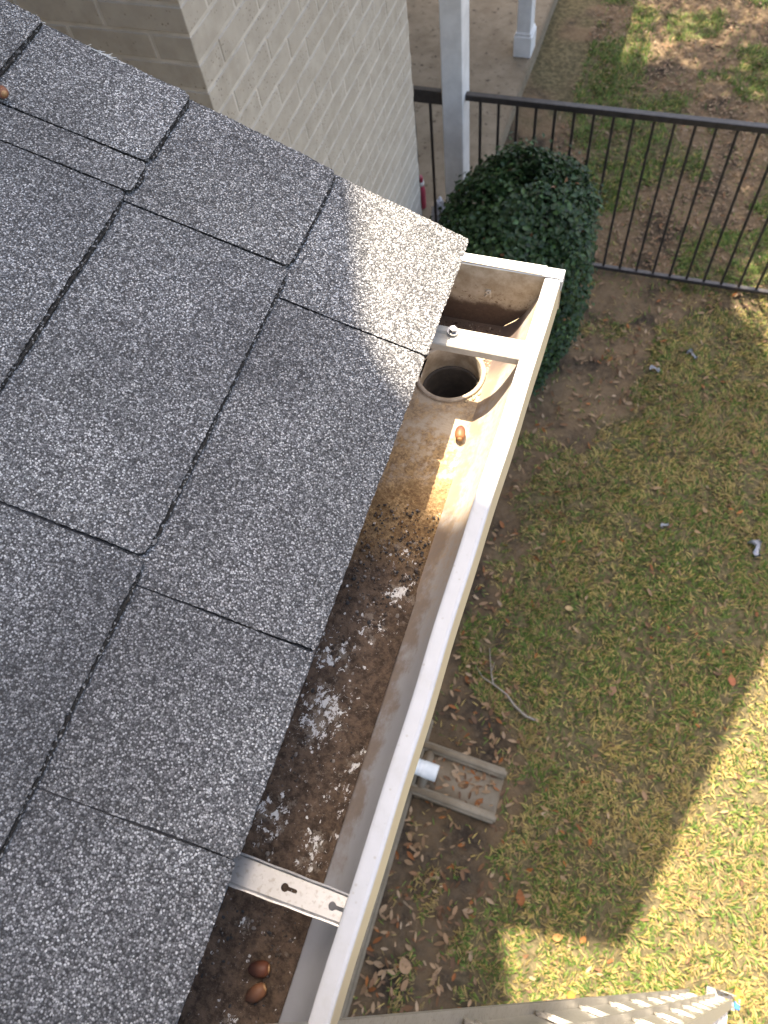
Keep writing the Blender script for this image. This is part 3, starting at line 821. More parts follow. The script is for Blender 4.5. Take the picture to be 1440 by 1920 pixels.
def hanger_b():
    z = -0.6045
    # outline corners follow the strap: slightly narrower at the lip
    P = lambda t, s: (-0.1920 + t * 0.1105, (-0.0432 + s * 0.0190) * (1 - t) + (-0.0420 + s * 0.0168) * t)
    outer = [P(0, 0), P(0.5, 0), P(1, 0), P(1, 1), P(0.5, 1), P(0, 1)]
    def keyhole(cx, cy):
        pts = []
        r1, r2, ln = 0.0030, 0.0014, 0.0098
        a0 = math.asin(r2 / r1)
        for k in range(17):
            a = a0 + (2 * math.pi - 2 * a0) * k / 16; pts.append((cx + r1 * math.cos(a), cy + r1 * math.sin(a)))
        for k in range(7):
            a = -math.pi / 2 + math.pi * k / 6; pts.append((cx + ln - r2 + r2 * math.cos(a), cy + r2 * math.sin(a)))
        return pts
    k1 = at_z(534, 1664, z); k2 = at_z(623, 1699, z)
    me = plate('hanger', outer, [keyhole(k1.x, k1.y), keyhole(k2.x, k2.y)], z - 0.0009, z)
    h = link('hanger', me, gutter, 'strap_m')
    h['label'] = 'bare aluminium hanger strap with two keyhole slots'
    for s, d in ((0, -1), (1, 1)):
        bm = bmesh.new()
        sec = [(0.0000, -0.0009), (0.0009 * d, 0.0012), (0.0014 * d, 0.0034), (0.0026 * d, 0.0036), (0.0026 * d, 0.0028), (0.0021 * d, 0.0010), (0.0010 * d, -0.0012)]
        r = []
        for t in np.linspace(0, 1, 14):
            x, y = P(t, s); wob = 0.0002 * math.sin(t * 23 + s)
            r.append([bm.verts.new((x, y + a + wob, z + b)) for a, b in sec])
        for r0, r1 in zip(r, r[1:]):
            for k in range(len(sec)): bm.faces.new((r0[k], r0[(k + 1) % len(sec)], r1[(k + 1) % len(sec)], r1[k]))
        bm.faces.new(r[0]); bm.faces.new(r[-1][::-1])
        link('rolled_edge', bm_mesh('rolled_edge', bm), h, 'strap_m')
    # stamped marks, worn past reading
    bm = bmesh.new()
    for cx, n in ((-0.163, 7), (-0.118, 6)):
        for i in range(n):
            x = cx + i * 0.0036; y = -0.0338
            w, hgt = random.uniform(0.0008, 0.0012), random.uniform(0.0015, 0.0026)
            add_box(bm, (x - w / 2, y - hgt / 2, z - 0.0002), (x + w / 2, y + hgt / 2, z + 0.00018))
            if i % 2: add_box(bm, (x - w, y + hgt / 2 - 0.0004, z - 0.0002), (x + w, y + hgt / 2 - 0.0001, z + 0.0002))
    rr = []
    for r_, dz in ((0.0022, 0), (0.0022, 0.0003), (0.0017, 0.0003), (0.0017, 0)):
        rr.append([bm.verts.new((-0.1575 + r_ * math.cos(k * math.pi / 10), -0.0385 + r_ * math.sin(k * math.pi / 10), z + dz - 0.0001)) for k in range(20)])
    for r0, r1 in zip(rr, rr[1:]):
        for k in range(20): bm.faces.new((r0[k], r0[(k + 1) % 20], r1[(k + 1) % 20], r1[k]))
    link('stamped_marks', bm_mesh('stamped_marks', bm), h, 'strap_m')
hanger_b()

# ------------------------------------------------------------------ acorns
def acorn(px, py, z, axis_deg, tilt, length, rad, label, dark, light):
    prof = [(0.0, 0.42), (0.030, 0.40), (0.05, 0.62), (0.12, 0.80), (0.25, 0.95), (0.42, 1.0), (0.60, 0.97), (0.75, 0.84), (0.87, 0.60), (0.94, 0.34), (0.97, 0.16), (1.0, 0.05)]
    V, F, C = [], [], []
    seg = 22
    for t, r in prof:
        for k in range(seg):
            a = 2 * math.pi * k / seg
            V.append(((t - 0.5) * length, r * rad * math.cos(a), r * rad * math.sin(a)))
            g = sstep(np.array(t), 0.12, 0.75); c = np.array(light) * (1 - g) + np.array(dark) * g
            if t < 0.04: c = np.array([0.42, 0.24, 0.11])
            C.append(c)
    F = []; S = []
    for i in range(len(prof) - 1):
        for k in range(seg):
            F += [i * seg + k, i * seg + (k + 1) % seg, (i + 1) * seg + (k + 1) % seg, (i + 1) * seg + k]; S.append(4)
    F += list(range(seg))[::-1]; S.append(seg); F += [(len(prof) - 1) * seg + k for k in range(seg)]; S.append(seg)
    me = np_mesh('acorn', np.array(V), F, S, np.array(C), True)
    o = link('acorn', me, None, 'acorn')
    p = at_z(px, py, z) if not isinstance(px, Vector) else px
    o.location = p
    o.rotation_euler = (0.3, R(tilt), R(axis_deg))
    return tag(o, label, 'acorn', 'acorns')
acorn(863, 811, GZ0 + 0.0070, 101, 4, 0.0190, 0.0057, 'sunlit orange-brown acorn on the gutter floor just below the round outlet', (0.13, 0.055, 0.040), (0.27, 0.115, 0.050))
acorn(485, 1817, GZ0 + 0.0092, 200, 3, 0.0186, 0.0062, 'dark brown acorn in the gutter dirt, nearer of the pair to the keyhole strap', (0.035, 0.013, 0.009), (0.15, 0.050, 0.022))
acorn(479, 1863, GZ0 + 0.0090, 229, 5, 0.0188, 0.0059, 'lighter brown acorn in the gutter dirt, farther of the pair from the keyhole strap', (0.075, 0.034, 0.019), (0.22, 0.095, 0.045))
r_ = ray(3, 172); nn = np.array(UN)
p_ = Vector(r_ * ((-D0 + 0.012) / (r_ @ nn)))
acorn(p_, 0, 0, 150, 10, 0.016, 0.0055, 'small brown acorn on the shingles at the left edge of the picture', (0.13, 0.045, 0.03), (0.22, 0.09, 0.05))

# ------------------------------------------------------------------ fence
FY, SP = 4.12, 0.1125
ZT, ZB = -2.893, -4.018
def fence_section(name, label, x0, x1, px0, deep=0.0):
    f = thing(name, label, 'fence', ((x0 + x1) / 2, FY, GROUND), 'black metal fence sections')
    box('top_rail', (x0, FY - 0.020, ZT - deep), (x1, FY + 0.020, ZT + 0.038), 'black', f, 0.003)
    box('bottom_rail', (x0, FY - 0.016, ZB - 0.03), (x1, FY + 0.016, ZB), 'black', f, 0.003)
    me = box_mesh('picket', (-0.008, -0.008, ZB + 0.001), (0.008, 0.008, ZT - 0.001), 0.0015); me.materials.append(M['black'])
    x = px0
    while x < x1 - 0.01:
        if x > x0 + 0.01: link('picket', me, f, None, (x, FY, 0))
        x += SP
    return f
f1 = fence_section('metal_fence', 'long black metal picket fence running from the white column across the lawn', -1.148, 2.45, at_z(1190, 218.75, ZT).x - SP * 8)
box('post', (2.45, FY - 0.03, GROUND - 0.05), (2.51, FY + 0.03, ZT + 0.06), 'black', f1, 0.004)
f2 = fence_section('metal_fence', 'short black railing between the brick wall and the near white column', -1.86, -1.279, -1.86 + 0.035, 0.045)

# ------------------------------------------------------------------ holly shrub
def leaf_cards(cent, nrm, size, cols, fold=0.25, asp=0.62):
    """small folded four-point leaves: n x (base, left, tip, right)"""
    n = len(cent)
    nrm = nrm / np.linalg.norm(nrm, axis=1, keepdims=True)
    t = rng.normal(size=(n, 3)); t -= nrm * (t * nrm).sum(1, keepdims=True); t /= np.linalg.norm(t, axis=1, keepdims=True)
    b = np.cross(nrm, t); s = size[:, None]
    v = np.stack([cent - t * s * 0.5, cent + b * s * 0.5 * asp + nrm * s * fold * 0.5, cent + t * s * 0.5 - nrm * s * 0.1, cent - b * s * 0.5 * asp + nrm * s * fold * 0.5], 1)
    V = v.reshape(-1, 3); i = np.arange(n) * 4
    F = np.stack([i, i + 1, i + 2, i, i + 2, i + 3], 1).ravel()
    return V, F, np.full(2 * n, 3), np.repeat(cols, 4, 0)
bc = np.array([-0.615, 3.25]); brx, bry, btop = 0.415, 0.52, -2.77
shrub = thing('holly_shrub', 'dense clipped dark green holly shrub beside the white column and fence', 'shrub', (bc[0], bc[1], GROUND))
n = 20000
ang = rng.uniform(0, 2 * math.pi, n); zf = rng.uniform(0, 1, n)
topn = rng.random(n) < 0.36
h = btop - (GROUND + 0.06)
prof_r = lambda f: np.clip(1 - np.maximum(0, (f - 0.80) / 0.20) ** 2.4 * 0.30 - np.maximum(0, (0.18 - f) / 0.18) * 0.25, 0, 1)
rad_f = prof_r(zf)
rr_ = np.where(topn, np.sqrt(rng.random(n)) * 0.98, rad_f * (1 - 0.22 * rng.random(n) ** 2))
lump = 1 + 0.20 * (vnoise(ang * 2.2, zf * 4, 1.0, 41) - 0.5) + 0.16 * (vnoise(ang * 6, zf * 9, 1.0, 42) - 0.5)
px_ = bc[0] + np.cos(ang) * rr_ * brx * lump; py_ = bc[1] + np.sin(ang) * rr_ * bry * lump
topz = btop + 0.02 - 0.20 * rr_ ** 4.5 + 0.11 * (vnoise(px_, py_, 8, 43) - 0.5) + 0.04 * (vnoise(px_, py_, 25, 44) - 0.5) - 0.09 * rng.random(n) ** 2
pz_ = np.where(topn, topz, GROUND + 0.06 + zf * (h - 0.05))
nr = np.stack([np.cos(ang) * np.where(topn, 0.5, 1), np.sin(ang) * np.where(topn, 0.5, 1), np.where(topn, 1.2, 0.65)], 1) + rng.normal(0, 0.45, (n, 3))
g = rng.random(n)[:, None]
cols = np.array([0.014, 0.034, 0.011]) * (1 - g) + np.array([0.043, 0.086, 0.030]) * g
shoot = rng.random(n) < 0.035
px_ = np.where(shoot, bc[0] + (px_ - bc[0]) * 1.10, px_); py_ = np.where(shoot, bc[1] + (py_ - bc[1]) * 1.10, py_); pz_ = np.where(shoot & topn, pz_ + 0.05 * rng.random(n), pz_)
nw = rng.random(n) < 0.07; cols[nw] = [0.065, 0.125, 0.04]
od = rng.random(n) < 0.06; cols[od] *= 0.45
br_ = rng.random(n) < 0.006; cols[br_] = [0.20, 0.10, 0.05]
fm = np_mesh('foliage', *leaf_cards(np.stack([px_, py_, pz_], 1), nr, rng.uniform(0.022, 0.044, n), cols, 0.3, 0.66))
link('foliage', fm, shrub, 'crown')
bm = bmesh.new()
for k in range(9):
    a = k * 0.7; x, y = bc[0] + 0.05 * math.cos(a), bc[1] + 0.05 * math.sin(a)
    q = Vector((bc[0] + 0.26 * math.cos(a), bc[1] + 0.32 * math.sin(a), random.uniform(-3.35, -3.05)))
    tube(bm, [(x, y, GROUND - 0.02), ((x + q.x) / 2, (y + q.y) / 2, -3.75), q], [0.018, 0.013, 0.006], 6)
link('stem', bm_mesh('stem', bm), shrub, 'bark')
# dark twiggy inside so that the crown is not hollow
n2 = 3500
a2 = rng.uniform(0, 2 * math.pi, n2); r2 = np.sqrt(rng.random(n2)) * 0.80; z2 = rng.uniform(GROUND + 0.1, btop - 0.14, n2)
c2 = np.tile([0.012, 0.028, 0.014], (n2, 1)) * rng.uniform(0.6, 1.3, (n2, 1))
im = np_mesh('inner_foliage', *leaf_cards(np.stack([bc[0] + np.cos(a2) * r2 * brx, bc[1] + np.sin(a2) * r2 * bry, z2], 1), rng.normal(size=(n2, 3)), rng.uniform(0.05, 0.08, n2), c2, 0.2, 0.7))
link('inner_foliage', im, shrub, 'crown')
def flat_leaf(name, p, ln, wd, rz, col, tilt=(0.1, 0.1), curl=0.25, lobes=0):
    """a single fallen leaf with a midrib fold and curled edges"""
    V, F, S = [], [], []
    ns = 9
    for i in range(ns):
        t = i / (ns - 1); w = wd / 2 * (math.sin(math.pi * min(1, t ** 0.8)) ** 0.8 + 0.03)
        if lobes: w *= 1 + 0.35 * math.sin(t * lobes * 2 * math.pi)
        z = curl * ln * (0.35 * (t - 0.5) ** 2)
        for s in (-1, 0, 1): V.append(((t - 0.5) * ln, s * w, z + (curl * w * 0.6 if s else 0)))
    for i in range(ns - 1):
        for s in (0, 1):
            F += [i * 3 + s, i * 3 + s + 1, i * 3 + s + 4, i * 3 + s + 3]; S.append(4)
    C = np.tile(col, (len(V), 1)) * rng.uniform(0.8, 1.15, (len(V), 1))
    o = link(name, np_mesh(name, np.array(V), F, S, C, True), None, 'leaf'); o.location = p
    o.rotation_euler = (tilt[0], tilt[1], rz)
    return o

# ------------------------------------------------------------------ splash block, pipe, curb
def gpt(px, py, z=None): return at_z(px, py, GROUND if z is None else z)
sb = thing('splash_block', 'grey concrete splash block with raised side rims below the gutter', 'splash block', (-0.18, 0.5, GROUND))
def sblock():
    z0 = GROUND - 0.02; zt = GROUND + 0.075; zf = GROUND + 0.030
    R0 = lambda x, y, z: Vector((x + (y - 0.5) * -0.004, y + (x + 0.18) * -0.03, z))
    bm = bmesh.new()
    vs = add_box(bm, (-0.46, 0.375, z0), (0.016, 0.632, zf))
    bmesh.ops.bevel(bm, geom=list(bm.edges), offset=0.008, segments=2, affect='EDGES')
    for v in bm.verts: v.co = R0(*v.co)
    link('channel', bm_mesh('channel', bm, True), sb, 'concrete')
    for ya, yb in ((0.368, 0.418), (0.590, 0.640)):
        bm = bmesh.new(); add_box(bm, (-0.47, ya, z0), (0.024, yb, zt))
        for v in bm.verts:
            if v.co.z > z0 + 0.01 and v.co.x > 0: v.co.z -= 0.012
        bmesh.ops.bevel(bm, geom=list(bm.edges), offset=0.012, segments=3, affect='EDGES')
        for v in bm.verts: v.co = R0(*v.co)
        link('rim', bm_mesh('rim', bm, True), sb, 'concrete')
    bm = bmesh.new(); add_box(bm, (-0.40, 0.40, z0), (-0.352, 0.61, zt - 0.012))
    bmesh.ops.bevel(bm, geom=list(bm.edges), offset=0.010, segments=2, affect='EDGES')
    for v in bm.verts: v.co = R0(*v.co)
    link('back_rim', bm_mesh('back_rim', bm, True), sb, 'concrete')
sblock()
def drain():
    d = thing('drain_pipe', 'short white ribbed plastic drain pipe ending over the splash block', 'pipe', (-0.40, 0.49, -3.95))
    bm = bmesh.new(); pts, rad = [], []
    ax = Vector((1.0, -0.035, -0.05)).normalized(); p0 = Vector((-0.64, 0.502, -3.885))
    for i in range(64):
        t = i / 63; pts.append(p0 + ax * (t * 0.335)); L = t * 0.335
        r = 0.039 + (0.0018 * math.sin(i * 1.9) if 0.10 < L < 0.26 else 0.0) + (0.0022 if L > 0.262 else 0)
        rad.append(r)
    tube(bm, pts, rad, 28, cap=False)
    e = pts[-1]; 
    tube(bm, [e, e - ax * 0.12], [0.0355, 0.0355], 28, cap=False)
    link('pipe_body', bm_mesh('pipe_body', bm), d, 'pvc')
    bm = bmesh.new()
    tube(bm, [e + ax * 0.0005, e + ax * 0.0025], [0.0405, 0.0400], 28, cap=False); tube(bm, [e + ax * 0.0025, e + ax * 0.0010], [0.0400, 0.0350], 28, cap=False)
    link('pipe_rim', bm_mesh('pipe_rim', bm), d, 'pvc')
drain()
bm = bmesh.new(); add_box(bm, (-0.530, -5.0, GROUND - 0.05), (-0.408, 0.775, GROUND + 0.085))
bmesh.ops.bevel(bm, geom=[e for e in bm.edges], offset=0.016, segments=3, affect='EDGES')
tag(link('concrete_curb', bm_mesh('concrete_curb', bm, True), None, 'curb'), 'long grey concrete curb along the foot of the house behind the gutter', 'curb')

# ------------------------------------------------------------------ ladder
lad = thing('ladder', 'aluminium extension ladder standing on the sunny grass, leaning on the gutter', 'ladder', (1.12, -0.2, GROUND))
def ladder():
    F = Vector((1.115, -0.022, GROUND + 0.02)); T = Vector((-0.052, -0.1085, -0.45))
    D = (T - F).normalized(); Yd = Vector((0, -1, 0)); Yd = (Yd - D * Yd.dot(D)).normalized()
    N = Yd.cross(D).normalized()
    if N.x < 0: N = -N
    L = (T - F).length
    def rail(o, side, l0, l1, w):
        bm = bmesh.new(); s = 1 if side == 0 else -1
        t = 0.0025; fl = 0.022
        sec = [(0, -0.013), (0, fl), (0.004, fl), (t + 0.002, t), (w - t - 0.002, t), (w - 0.004, fl), (w, fl), (w, -0.013), (w - 0.004, -0.013), (w - t - 0.002, 0), (t + 0.002, 0), (0.004, -0.013)]
        rr = []
        for l in (l0, l1):
            rr.append([bm.verts.new(o + D * l + N * a + Yd * (s * b)) for a, b in sec])
        for k in range(len(sec)):
            j = (k + 1) % len(sec); bm.faces.new((rr[0][k], rr[0][j], rr[1][j], rr[1][k]))
        bm.faces.new(rr[0]); bm.faces.new(rr[1][::-1])
        return link('rail', bm_mesh('rail', bm), lad, 'ladder')
    def rung(o, l, w, width, off):
        bm = bmesh.new()
        c = o + D * l + N * (w / 2)
        sec = []
        for k in range(14):
            a = 2 * math.pi * k / 14
            sec.append((math.cos(a) * 0.030, math.sin(a) * 0.016 if math.sin(a) < 0 else min(math.sin(a) * 0.016, 0.007) + 0.0012 * (k % 2)))
        hz = Vector((1, 0, 0)); up = Vector((0, 0, 1))
        rr = [[bm.verts.new(c + Yd * q + hz * a + up * b) for a, b in sec] for q in (-off, width + off)]
        for k in range(14):
            bm.faces.new((rr[0][k], rr[0][(k + 1) % 14], rr[1][(k + 1) % 14], rr[1][k]))
        bm.faces.new(rr[0]); bm.faces.new(rr[1][::-1])
        link('rung', bm_mesh('rung', bm), lad, 'ladder')
    def boss(o, l, w):
        bm = bmesh.new(); c = o + D * l + N * (w / 2)
        hz = Vector((1, 0, 0)); up = Vector((0, 0, 1))
        for q, (a0, b0) in enumerate(((0.032, 0.018), (0.022, 0.011))):
            e0 = 0.0052 + 0.0030 * q
            ra = [[bm.verts.new(c - Yd * e + hz * (math.cos(2 * math.pi * k / 18) * a0) + up * (math.sin(2 * math.pi * k / 18) * b0)) for k in range(18)] for e in (e0 - 0.004, e0)]
            for k in range(18): bm.faces.new((ra[0][k], ra[0][(k + 1) % 18], ra[1][(k + 1) % 18], ra[1][k]))
            bm.faces.new(ra[1])
        link('rung_end', bm_mesh('rung_end', bm), lad, 'ladder')
    w = 0.072; W = 0.40
    for o, l0, l1, wd, ins in ((F + N * 0.004, 0.05, L - 0.5, W, 0.0), (F - N * 0.080 + Yd * 0.012, 0.35, L + 0.55, W - 0.024, 0.0)):
        rail(o, 0, l0, l1, w); rail(o + Yd * wd, 1, l0, l1, w)
        l = l0 + 0.22
        while l < l1 - 0.1:
            rung(o, l, w, wd, 0.0055); boss(o, l, w); l += 0.305
    # swivelling feet with rubber pads
    for q in (0, W):
        p = F + Yd * q + N * 0.04
        bm = bmesh.new(); add_box(bm, (p.x - 0.07, p.y - 0.028, GROUND + 0.004), (p.x + 0.07, p.y + 0.028, GROUND + 0.014))
        for yy in (-0.030, 0.026): add_box(bm, (p.x - 0.035, p.y + yy, GROUND + 0.0145), (p.x + 0.035, p.y + yy + 0.004, GROUND + 0.085))
        bmesh.ops.bevel(bm, geom=list(bm.edges), offset=0.003, segments=1, affect='EDGES')
        ft = link('foot', bm_mesh('foot', bm), lad, 'ladder')
        box('pad', (p.x - 0.072, p.y - 0.03, GROUND - 0.012), (p.x + 0.072, p.y + 0.03, GROUND + 0.0035), 'rubber', ft, 0.003)
        box('end_guard', (p.x + 0.045, p.y - 0.022, GROUND + 0.015), (p.x + 0.069, p.y + 0.022, GROUND + 0.030), 'blue', ft, 0.003)
    # round sticker on the rail
    c = F + N * 0.040 + D * 1.75 - Yd * 0.0006
    bm = bmesh.new()
    def disc(bm, c, r, n=28, lift=0.0): bm.faces.new([bm.verts.new(c - Yd * lift + (D * math.cos(2 * math.pi * k / n) + N * math.sin(2 * math.pi * k / n)) * r) for k in range(n)])
    disc(bm, c, 0.028); st = link('sticker', bm_mesh('sticker', bm), lad, 'sticker')
    bm = bmesh.new(); n = 28
    ra = [[bm.verts.new(c - Yd * 0.0004 + (D * math.cos(2 * math.pi * k / n) + N * math.sin(2 * math.pi * k / n)) * r) for k in range(n)] for r in (0.026, 0.022)]
    for k in range(n): bm.faces.new((ra[0][k], ra[0][(k + 1) % n], ra[1][(k + 1) % n], ra[1][k]))
    link('sticker_ring', bm_mesh('sticker_ring', bm), st, 'ink')
ladder()

# ------------------------------------------------------------------ small things on the ground
def twig():
    z = GROUND + 0.02
    bm = bmesh.new()
    main = [gpt(918, 1215, z + 0.01), gpt(921, 1262, z + 0.02), gpt(925, 1283, z + 0.02), gpt(950, 1302, z + 0.015), gpt(966, 1325, z + 0.012), gpt(985, 1342, z + 0.012), gpt(1003, 1350, z)]
    tube(bm, main, [0.0025, 0.004, 0.0055, 0.006, 0.0065, 0.007, 0.006], 7)
    tube(bm, [gpt(925, 1283, z + 0.02), gpt(905, 1270, z + 0.025), gpt(893, 1250, z + 0.03)], [0.004, 0.003, 0.0015], 6)
    tube(bm, [gpt(921, 1262, z + 0.02), gpt(928, 1240, z + 0.04)], [0.003, 0.0012], 5)
    tag(link('fallen_twig', bm_mesh('fallen_twig', bm), None, 'twig'), 'bent grey fallen twig on the shaded grass above the splash block', 'twig')
twig()
def scrap(px, py, s, rz, label):
    bm = bmesh.new(); c = gpt(px, py, GROUND + 0.035); n = 7; g = []
    for i in range(n):
        row = []
        for j in range(4):
            x = (i / (n - 1) - 0.5) * s; y = (j / 3 - 0.5) * s * 0.45 * random.uniform(0.6, 1.1)
            q = Matrix.Rotation(rz, 2) @ Vector((x, y + 0.25 * s * math.sin(i * 0.9)))
            row.append(bm.verts.new((c.x + q.x, c.y + q.y, c.z + random.uniform(-0.012, 0.014))))
        g.append(row)
    for i in range(n - 1):
        for j in range(3): bm.faces.new((g[i][j], g[i][j + 1], g[i + 1][j + 1], g[i + 1][j]))
    bmesh.ops.solidify(bm, geom=list(bm.faces), thickness=0.0008)
    tag(link('plastic_scrap', bm_mesh('plastic_scrap', bm, True), None, 'scrap'), label, 'litter', 'plastic scraps on the lawn')
scrap(1418, 1027, 0.10, -0.9, 'largest crumpled bluish plastic scrap, on the lawn at the right edge')
scrap(1298, 664, 0.075, -0.1, 'thin white plastic scrap on the lawn, farthest from the house wall by the fence')
scrap(1227, 691, 0.06, 0.4, 'curved pale plastic scrap at the edge between bare soil and lawn')
scrap(1246, 985, 0.045, 0.9, 'small bluish plastic scrap in the middle of the shaded lawn')

def red_bottle():
    z0 = -3.93; c = at_z(791, 388, z0)
    t = thing('red_bottle', 'small red bottle with a white band behind the black railing by the wall', 'bottle', (c.x, c.y, z0))
    def lathe(name, prof, mat):
        bm = bmesh.new(); rr = []
        for r, z in prof: rr.append([bm.verts.new((c.x + r * math.cos(k * math.pi / 10), c.y + r * math.sin(k * math.pi / 10), z0 + z)) for k in range(20)])
        for r0, r1 in zip(rr, rr[1:]):
            for k in range(20): bm.faces.new((r0[k], r0[(k + 1) % 20], r1[(k + 1) % 20], r1[k]))
        bm.faces.new(rr[0][::-1]); bm.faces.new(rr[-1]); link(name, bm_mesh(name, bm, True), t, mat)
    lathe('body', [(0.030, 0.001), (0.034, 0.01), (0.034, 0.15), (0.026, 0.185), (0.0225, 0.195)], 'red')
    lathe('band', [(0.0225, 0.1955), (0.027, 0.197), (0.027, 0.225), (0.0225, 0.227)], 'white')
    lathe('cap', [(0.0222, 0.2275), (0.023, 0.229), (0.021, 0.262), (0.014, 0.270)], 'red')
red_bottle()
def bag():
    z0 = -3.93; c = at_z(824, 405, z0 + 0.06)
    bm = bmesh.new(); bmesh.ops.create_icosphere(bm, subdivisions=4, radius=1.0)
    for v in bm.verts:
        p = v.co.copy(); k = 1 + 0.16 * math.sin(p.x * 7 + p.z * 5) * math.cos(p.y * 8) + 0.08 * math.sin(p.z * 17 + p.y * 11)
        v.co = Vector((c.x + p.x * 0.055 * k, c.y + p.y * 0.06 * k, z0 + 0.085 + p.z * 0.085 * k))
        if p.z > 0.8: v.co.z += 0.03
    tag(link('plastic_bag', bm_mesh('plastic_bag', bm), None, 'scrap'), 'crumpled whitish plastic bag behind the railing at the foot of the column', 'bag')
bag()

def big_leaf(px, py, ln, wd, rz, col, label, lobes=0, curl=0.3):
    p = gpt(px, py, GROUND + 0.03); p.z = float(ground_z(p.x, p.y)) + 0.022
    tag(flat_leaf('fallen_leaf', p, ln, wd, rz, col, (random.uniform(-0.2, 0.2), random.uniform(-0.2, 0.2)), curl, lobes), label, 'leaf', 'large fallen leaves')
big_leaf(759, 1810, 0.075, 0.055, 2.2, (0.36, 0.23, 0.13), 'broad tan fallen leaf lying on bare dark soil near the curb')
big_leaf(976, 1683, 0.075, 0.040, 1.9, (0.26, 0.10, 0.035), 'rust-brown fallen leaf on shaded grass right of the bare soil')
big_leaf(1072, 1867, 0.045, 0.034, 1.5, (0.55, 0.19, 0.035), 'bright orange fallen leaf on sunny grass just above the ladder rail')
big_leaf(1046, 1758, 0.05, 0.032, 0.4, (0.48, 0.24, 0.08), 'orange-tan fallen leaf at the tip of the lawn shadow')
big_leaf(1094, 1762, 0.04, 0.026, 1.2, (0.45, 0.2, 0.06), 'small orange fallen leaf on sunny grass at the shadow edge')
big_leaf(1372, 1275, 0.07, 0.036, 1.8, (0.36, 0.13, 0.06), 'reddish fallen leaf on the shadow edge at the right of the lawn')
big_leaf(1150, 1293, 0.06, 0.036, 1.2, (0.33, 0.19, 0.12), 'pinkish tan lobed fallen leaf in the middle of the shaded lawn', 2)
big_leaf(1385, 1868, 0.07, 0.045, 2.0, (0.55, 0.22, 0.05), 'orange fallen leaf beside the foot of the ladder')
big_leaf(1068, 1140, 0.055, 0.028, 0.1, (0.48, 0.33, 0.16), 'pale yellow-tan fallen leaf on the upper part of the shaded lawn')

# ------------------------------------------------------------------ grass, leaf litter
def in_view(x, y, z, m=60):
    P = np.stack([x, y, z], -1) @ W2C.T
    px = CXY[0] + FPX * P[..., 0] / P[..., 2]; py = CXY[1] + FPX * P[..., 1] / P[..., 2]
    return (P[..., 2] > 0.1) & (px > -m) & (px < 1440 + m) & (py > -m) & (py < 1920 + m)
def grass():
    n = 250000
    x = rng.uniform(-0.75, 1.75, n); y = rng.uniform(-1.0, 8.2, n)
    b = bare_mask(x, y)
    clump = sstep(vnoise(x, y, 9, 51) * 0.55 + vnoise(x, y, 26, 52) * 0.45, 0.25, 0.75)
    near = y < 4.15
    dens = np.where(near, 0.06 + 0.94 * (1 - b), 0.03 + 0.75 * (1 - b)) * (0.22 + 1.15 * clump)
    tufts = near & (b > 0.5) & (vnoise(x, y, 5, 57) > 0.80)
    dens = np.where(tufts, 0.5, dens)
    sb_ = (x > -0.50) & (x < 0.03) & (y > 0.34) & (y < 0.67)
    keep = (rng.random(n) < dens) & in_view(x, y, np.full(n, GROUND), 160) & ~sb_ & (x > np.where(y > 3.1, -1.15, -0.40))
    x, y, b, near, clump = x[keep], y[keep], b[keep], near[keep], clump[keep]; n = len(x)
    z = ground_z(x, y) - 0.004
    ln = rng.uniform(0.022, 0.052, n) * np.where(near, 1.0, 1.05); wd = rng.uniform(0.0036, 0.0075, n)
    az = 4 * math.pi * (0.6 * vnoise(x, y, 7, 71) + 0.4 * vnoise(x, y, 18, 72)) + rng.normal(0, 0.75, n); lean = rng.uniform(0.35, 1.35, n)
    d = np.stack([np.cos(az), np.sin(az)], 1); s = np.stack([-d[:, 1], d[:, 0]], 1)
    def P(t, w, bend):
        th = lean * bend
        hx = ln * t * np.sin(th); hz = ln * t * np.cos(th)
        return np.stack([x + d[:, 0] * hx + s[:, 0] * w, y + d[:, 1] * hx + s[:, 1] * w, z + np.maximum(hz, 0.002) + 0.004], 1)
    v = np.stack([P(0, wd * 0.4, 1), P(0, -wd * 0.4, 1), P(0.55, -wd * 0.5, 0.8), P(0.55, wd * 0.5, 0.8), P(1.0, 0 * wd, 1.15)], 1).reshape(-1, 3)
    i = np.arange(n) * 5
    F = np.concatenate([np.stack([i, i + 1, i + 2, i + 3, i + 3, i + 2, i + 4], 1).ravel()])
    S = np.tile([4, 3], n)
    g = rng.random(n); patch = sstep(vnoise(x, y, 1.5, 53) * 0.55 + vnoise(x, y, 6, 54) * 0.45, 0.30, 0.70)
    pg = np.where(near, 0.25 + 0.30 * patch + 0.14 * sstep(y, 0.9, 1.9) * (1 - 0.5 * sstep(x, 0.7, 1.2)), 0.85)
    green = g < pg
    q = rng.random((n, 1))
    cg = np.array([0.050, 0.105, 0.018]) * (1 - q) + np.array([0.20, 0.275, 0.058]) * q
    cs = np.array([0.27, 0.20, 0.095]) * (1 - q) + np.array([0.58, 0.45, 0.150]) * q
    dry = sstep(vnoise(x, y, 2.6, 75), 0.35, 0.75)[:, None]
    cs = cs * (1 - 0.35 * dry) + np.array([0.20, 0.135, 0.075]) * 0.35 * dry
    c = np.where(green[:, None], cg, cs)
    o = link('grass', np_mesh('grass', v, F, S, np.repeat(c, 5, 0)), None, 'grass')
    tag(o, 'short mixed green and straw coloured lawn grass', 'grass', kind='stuff')
grass()
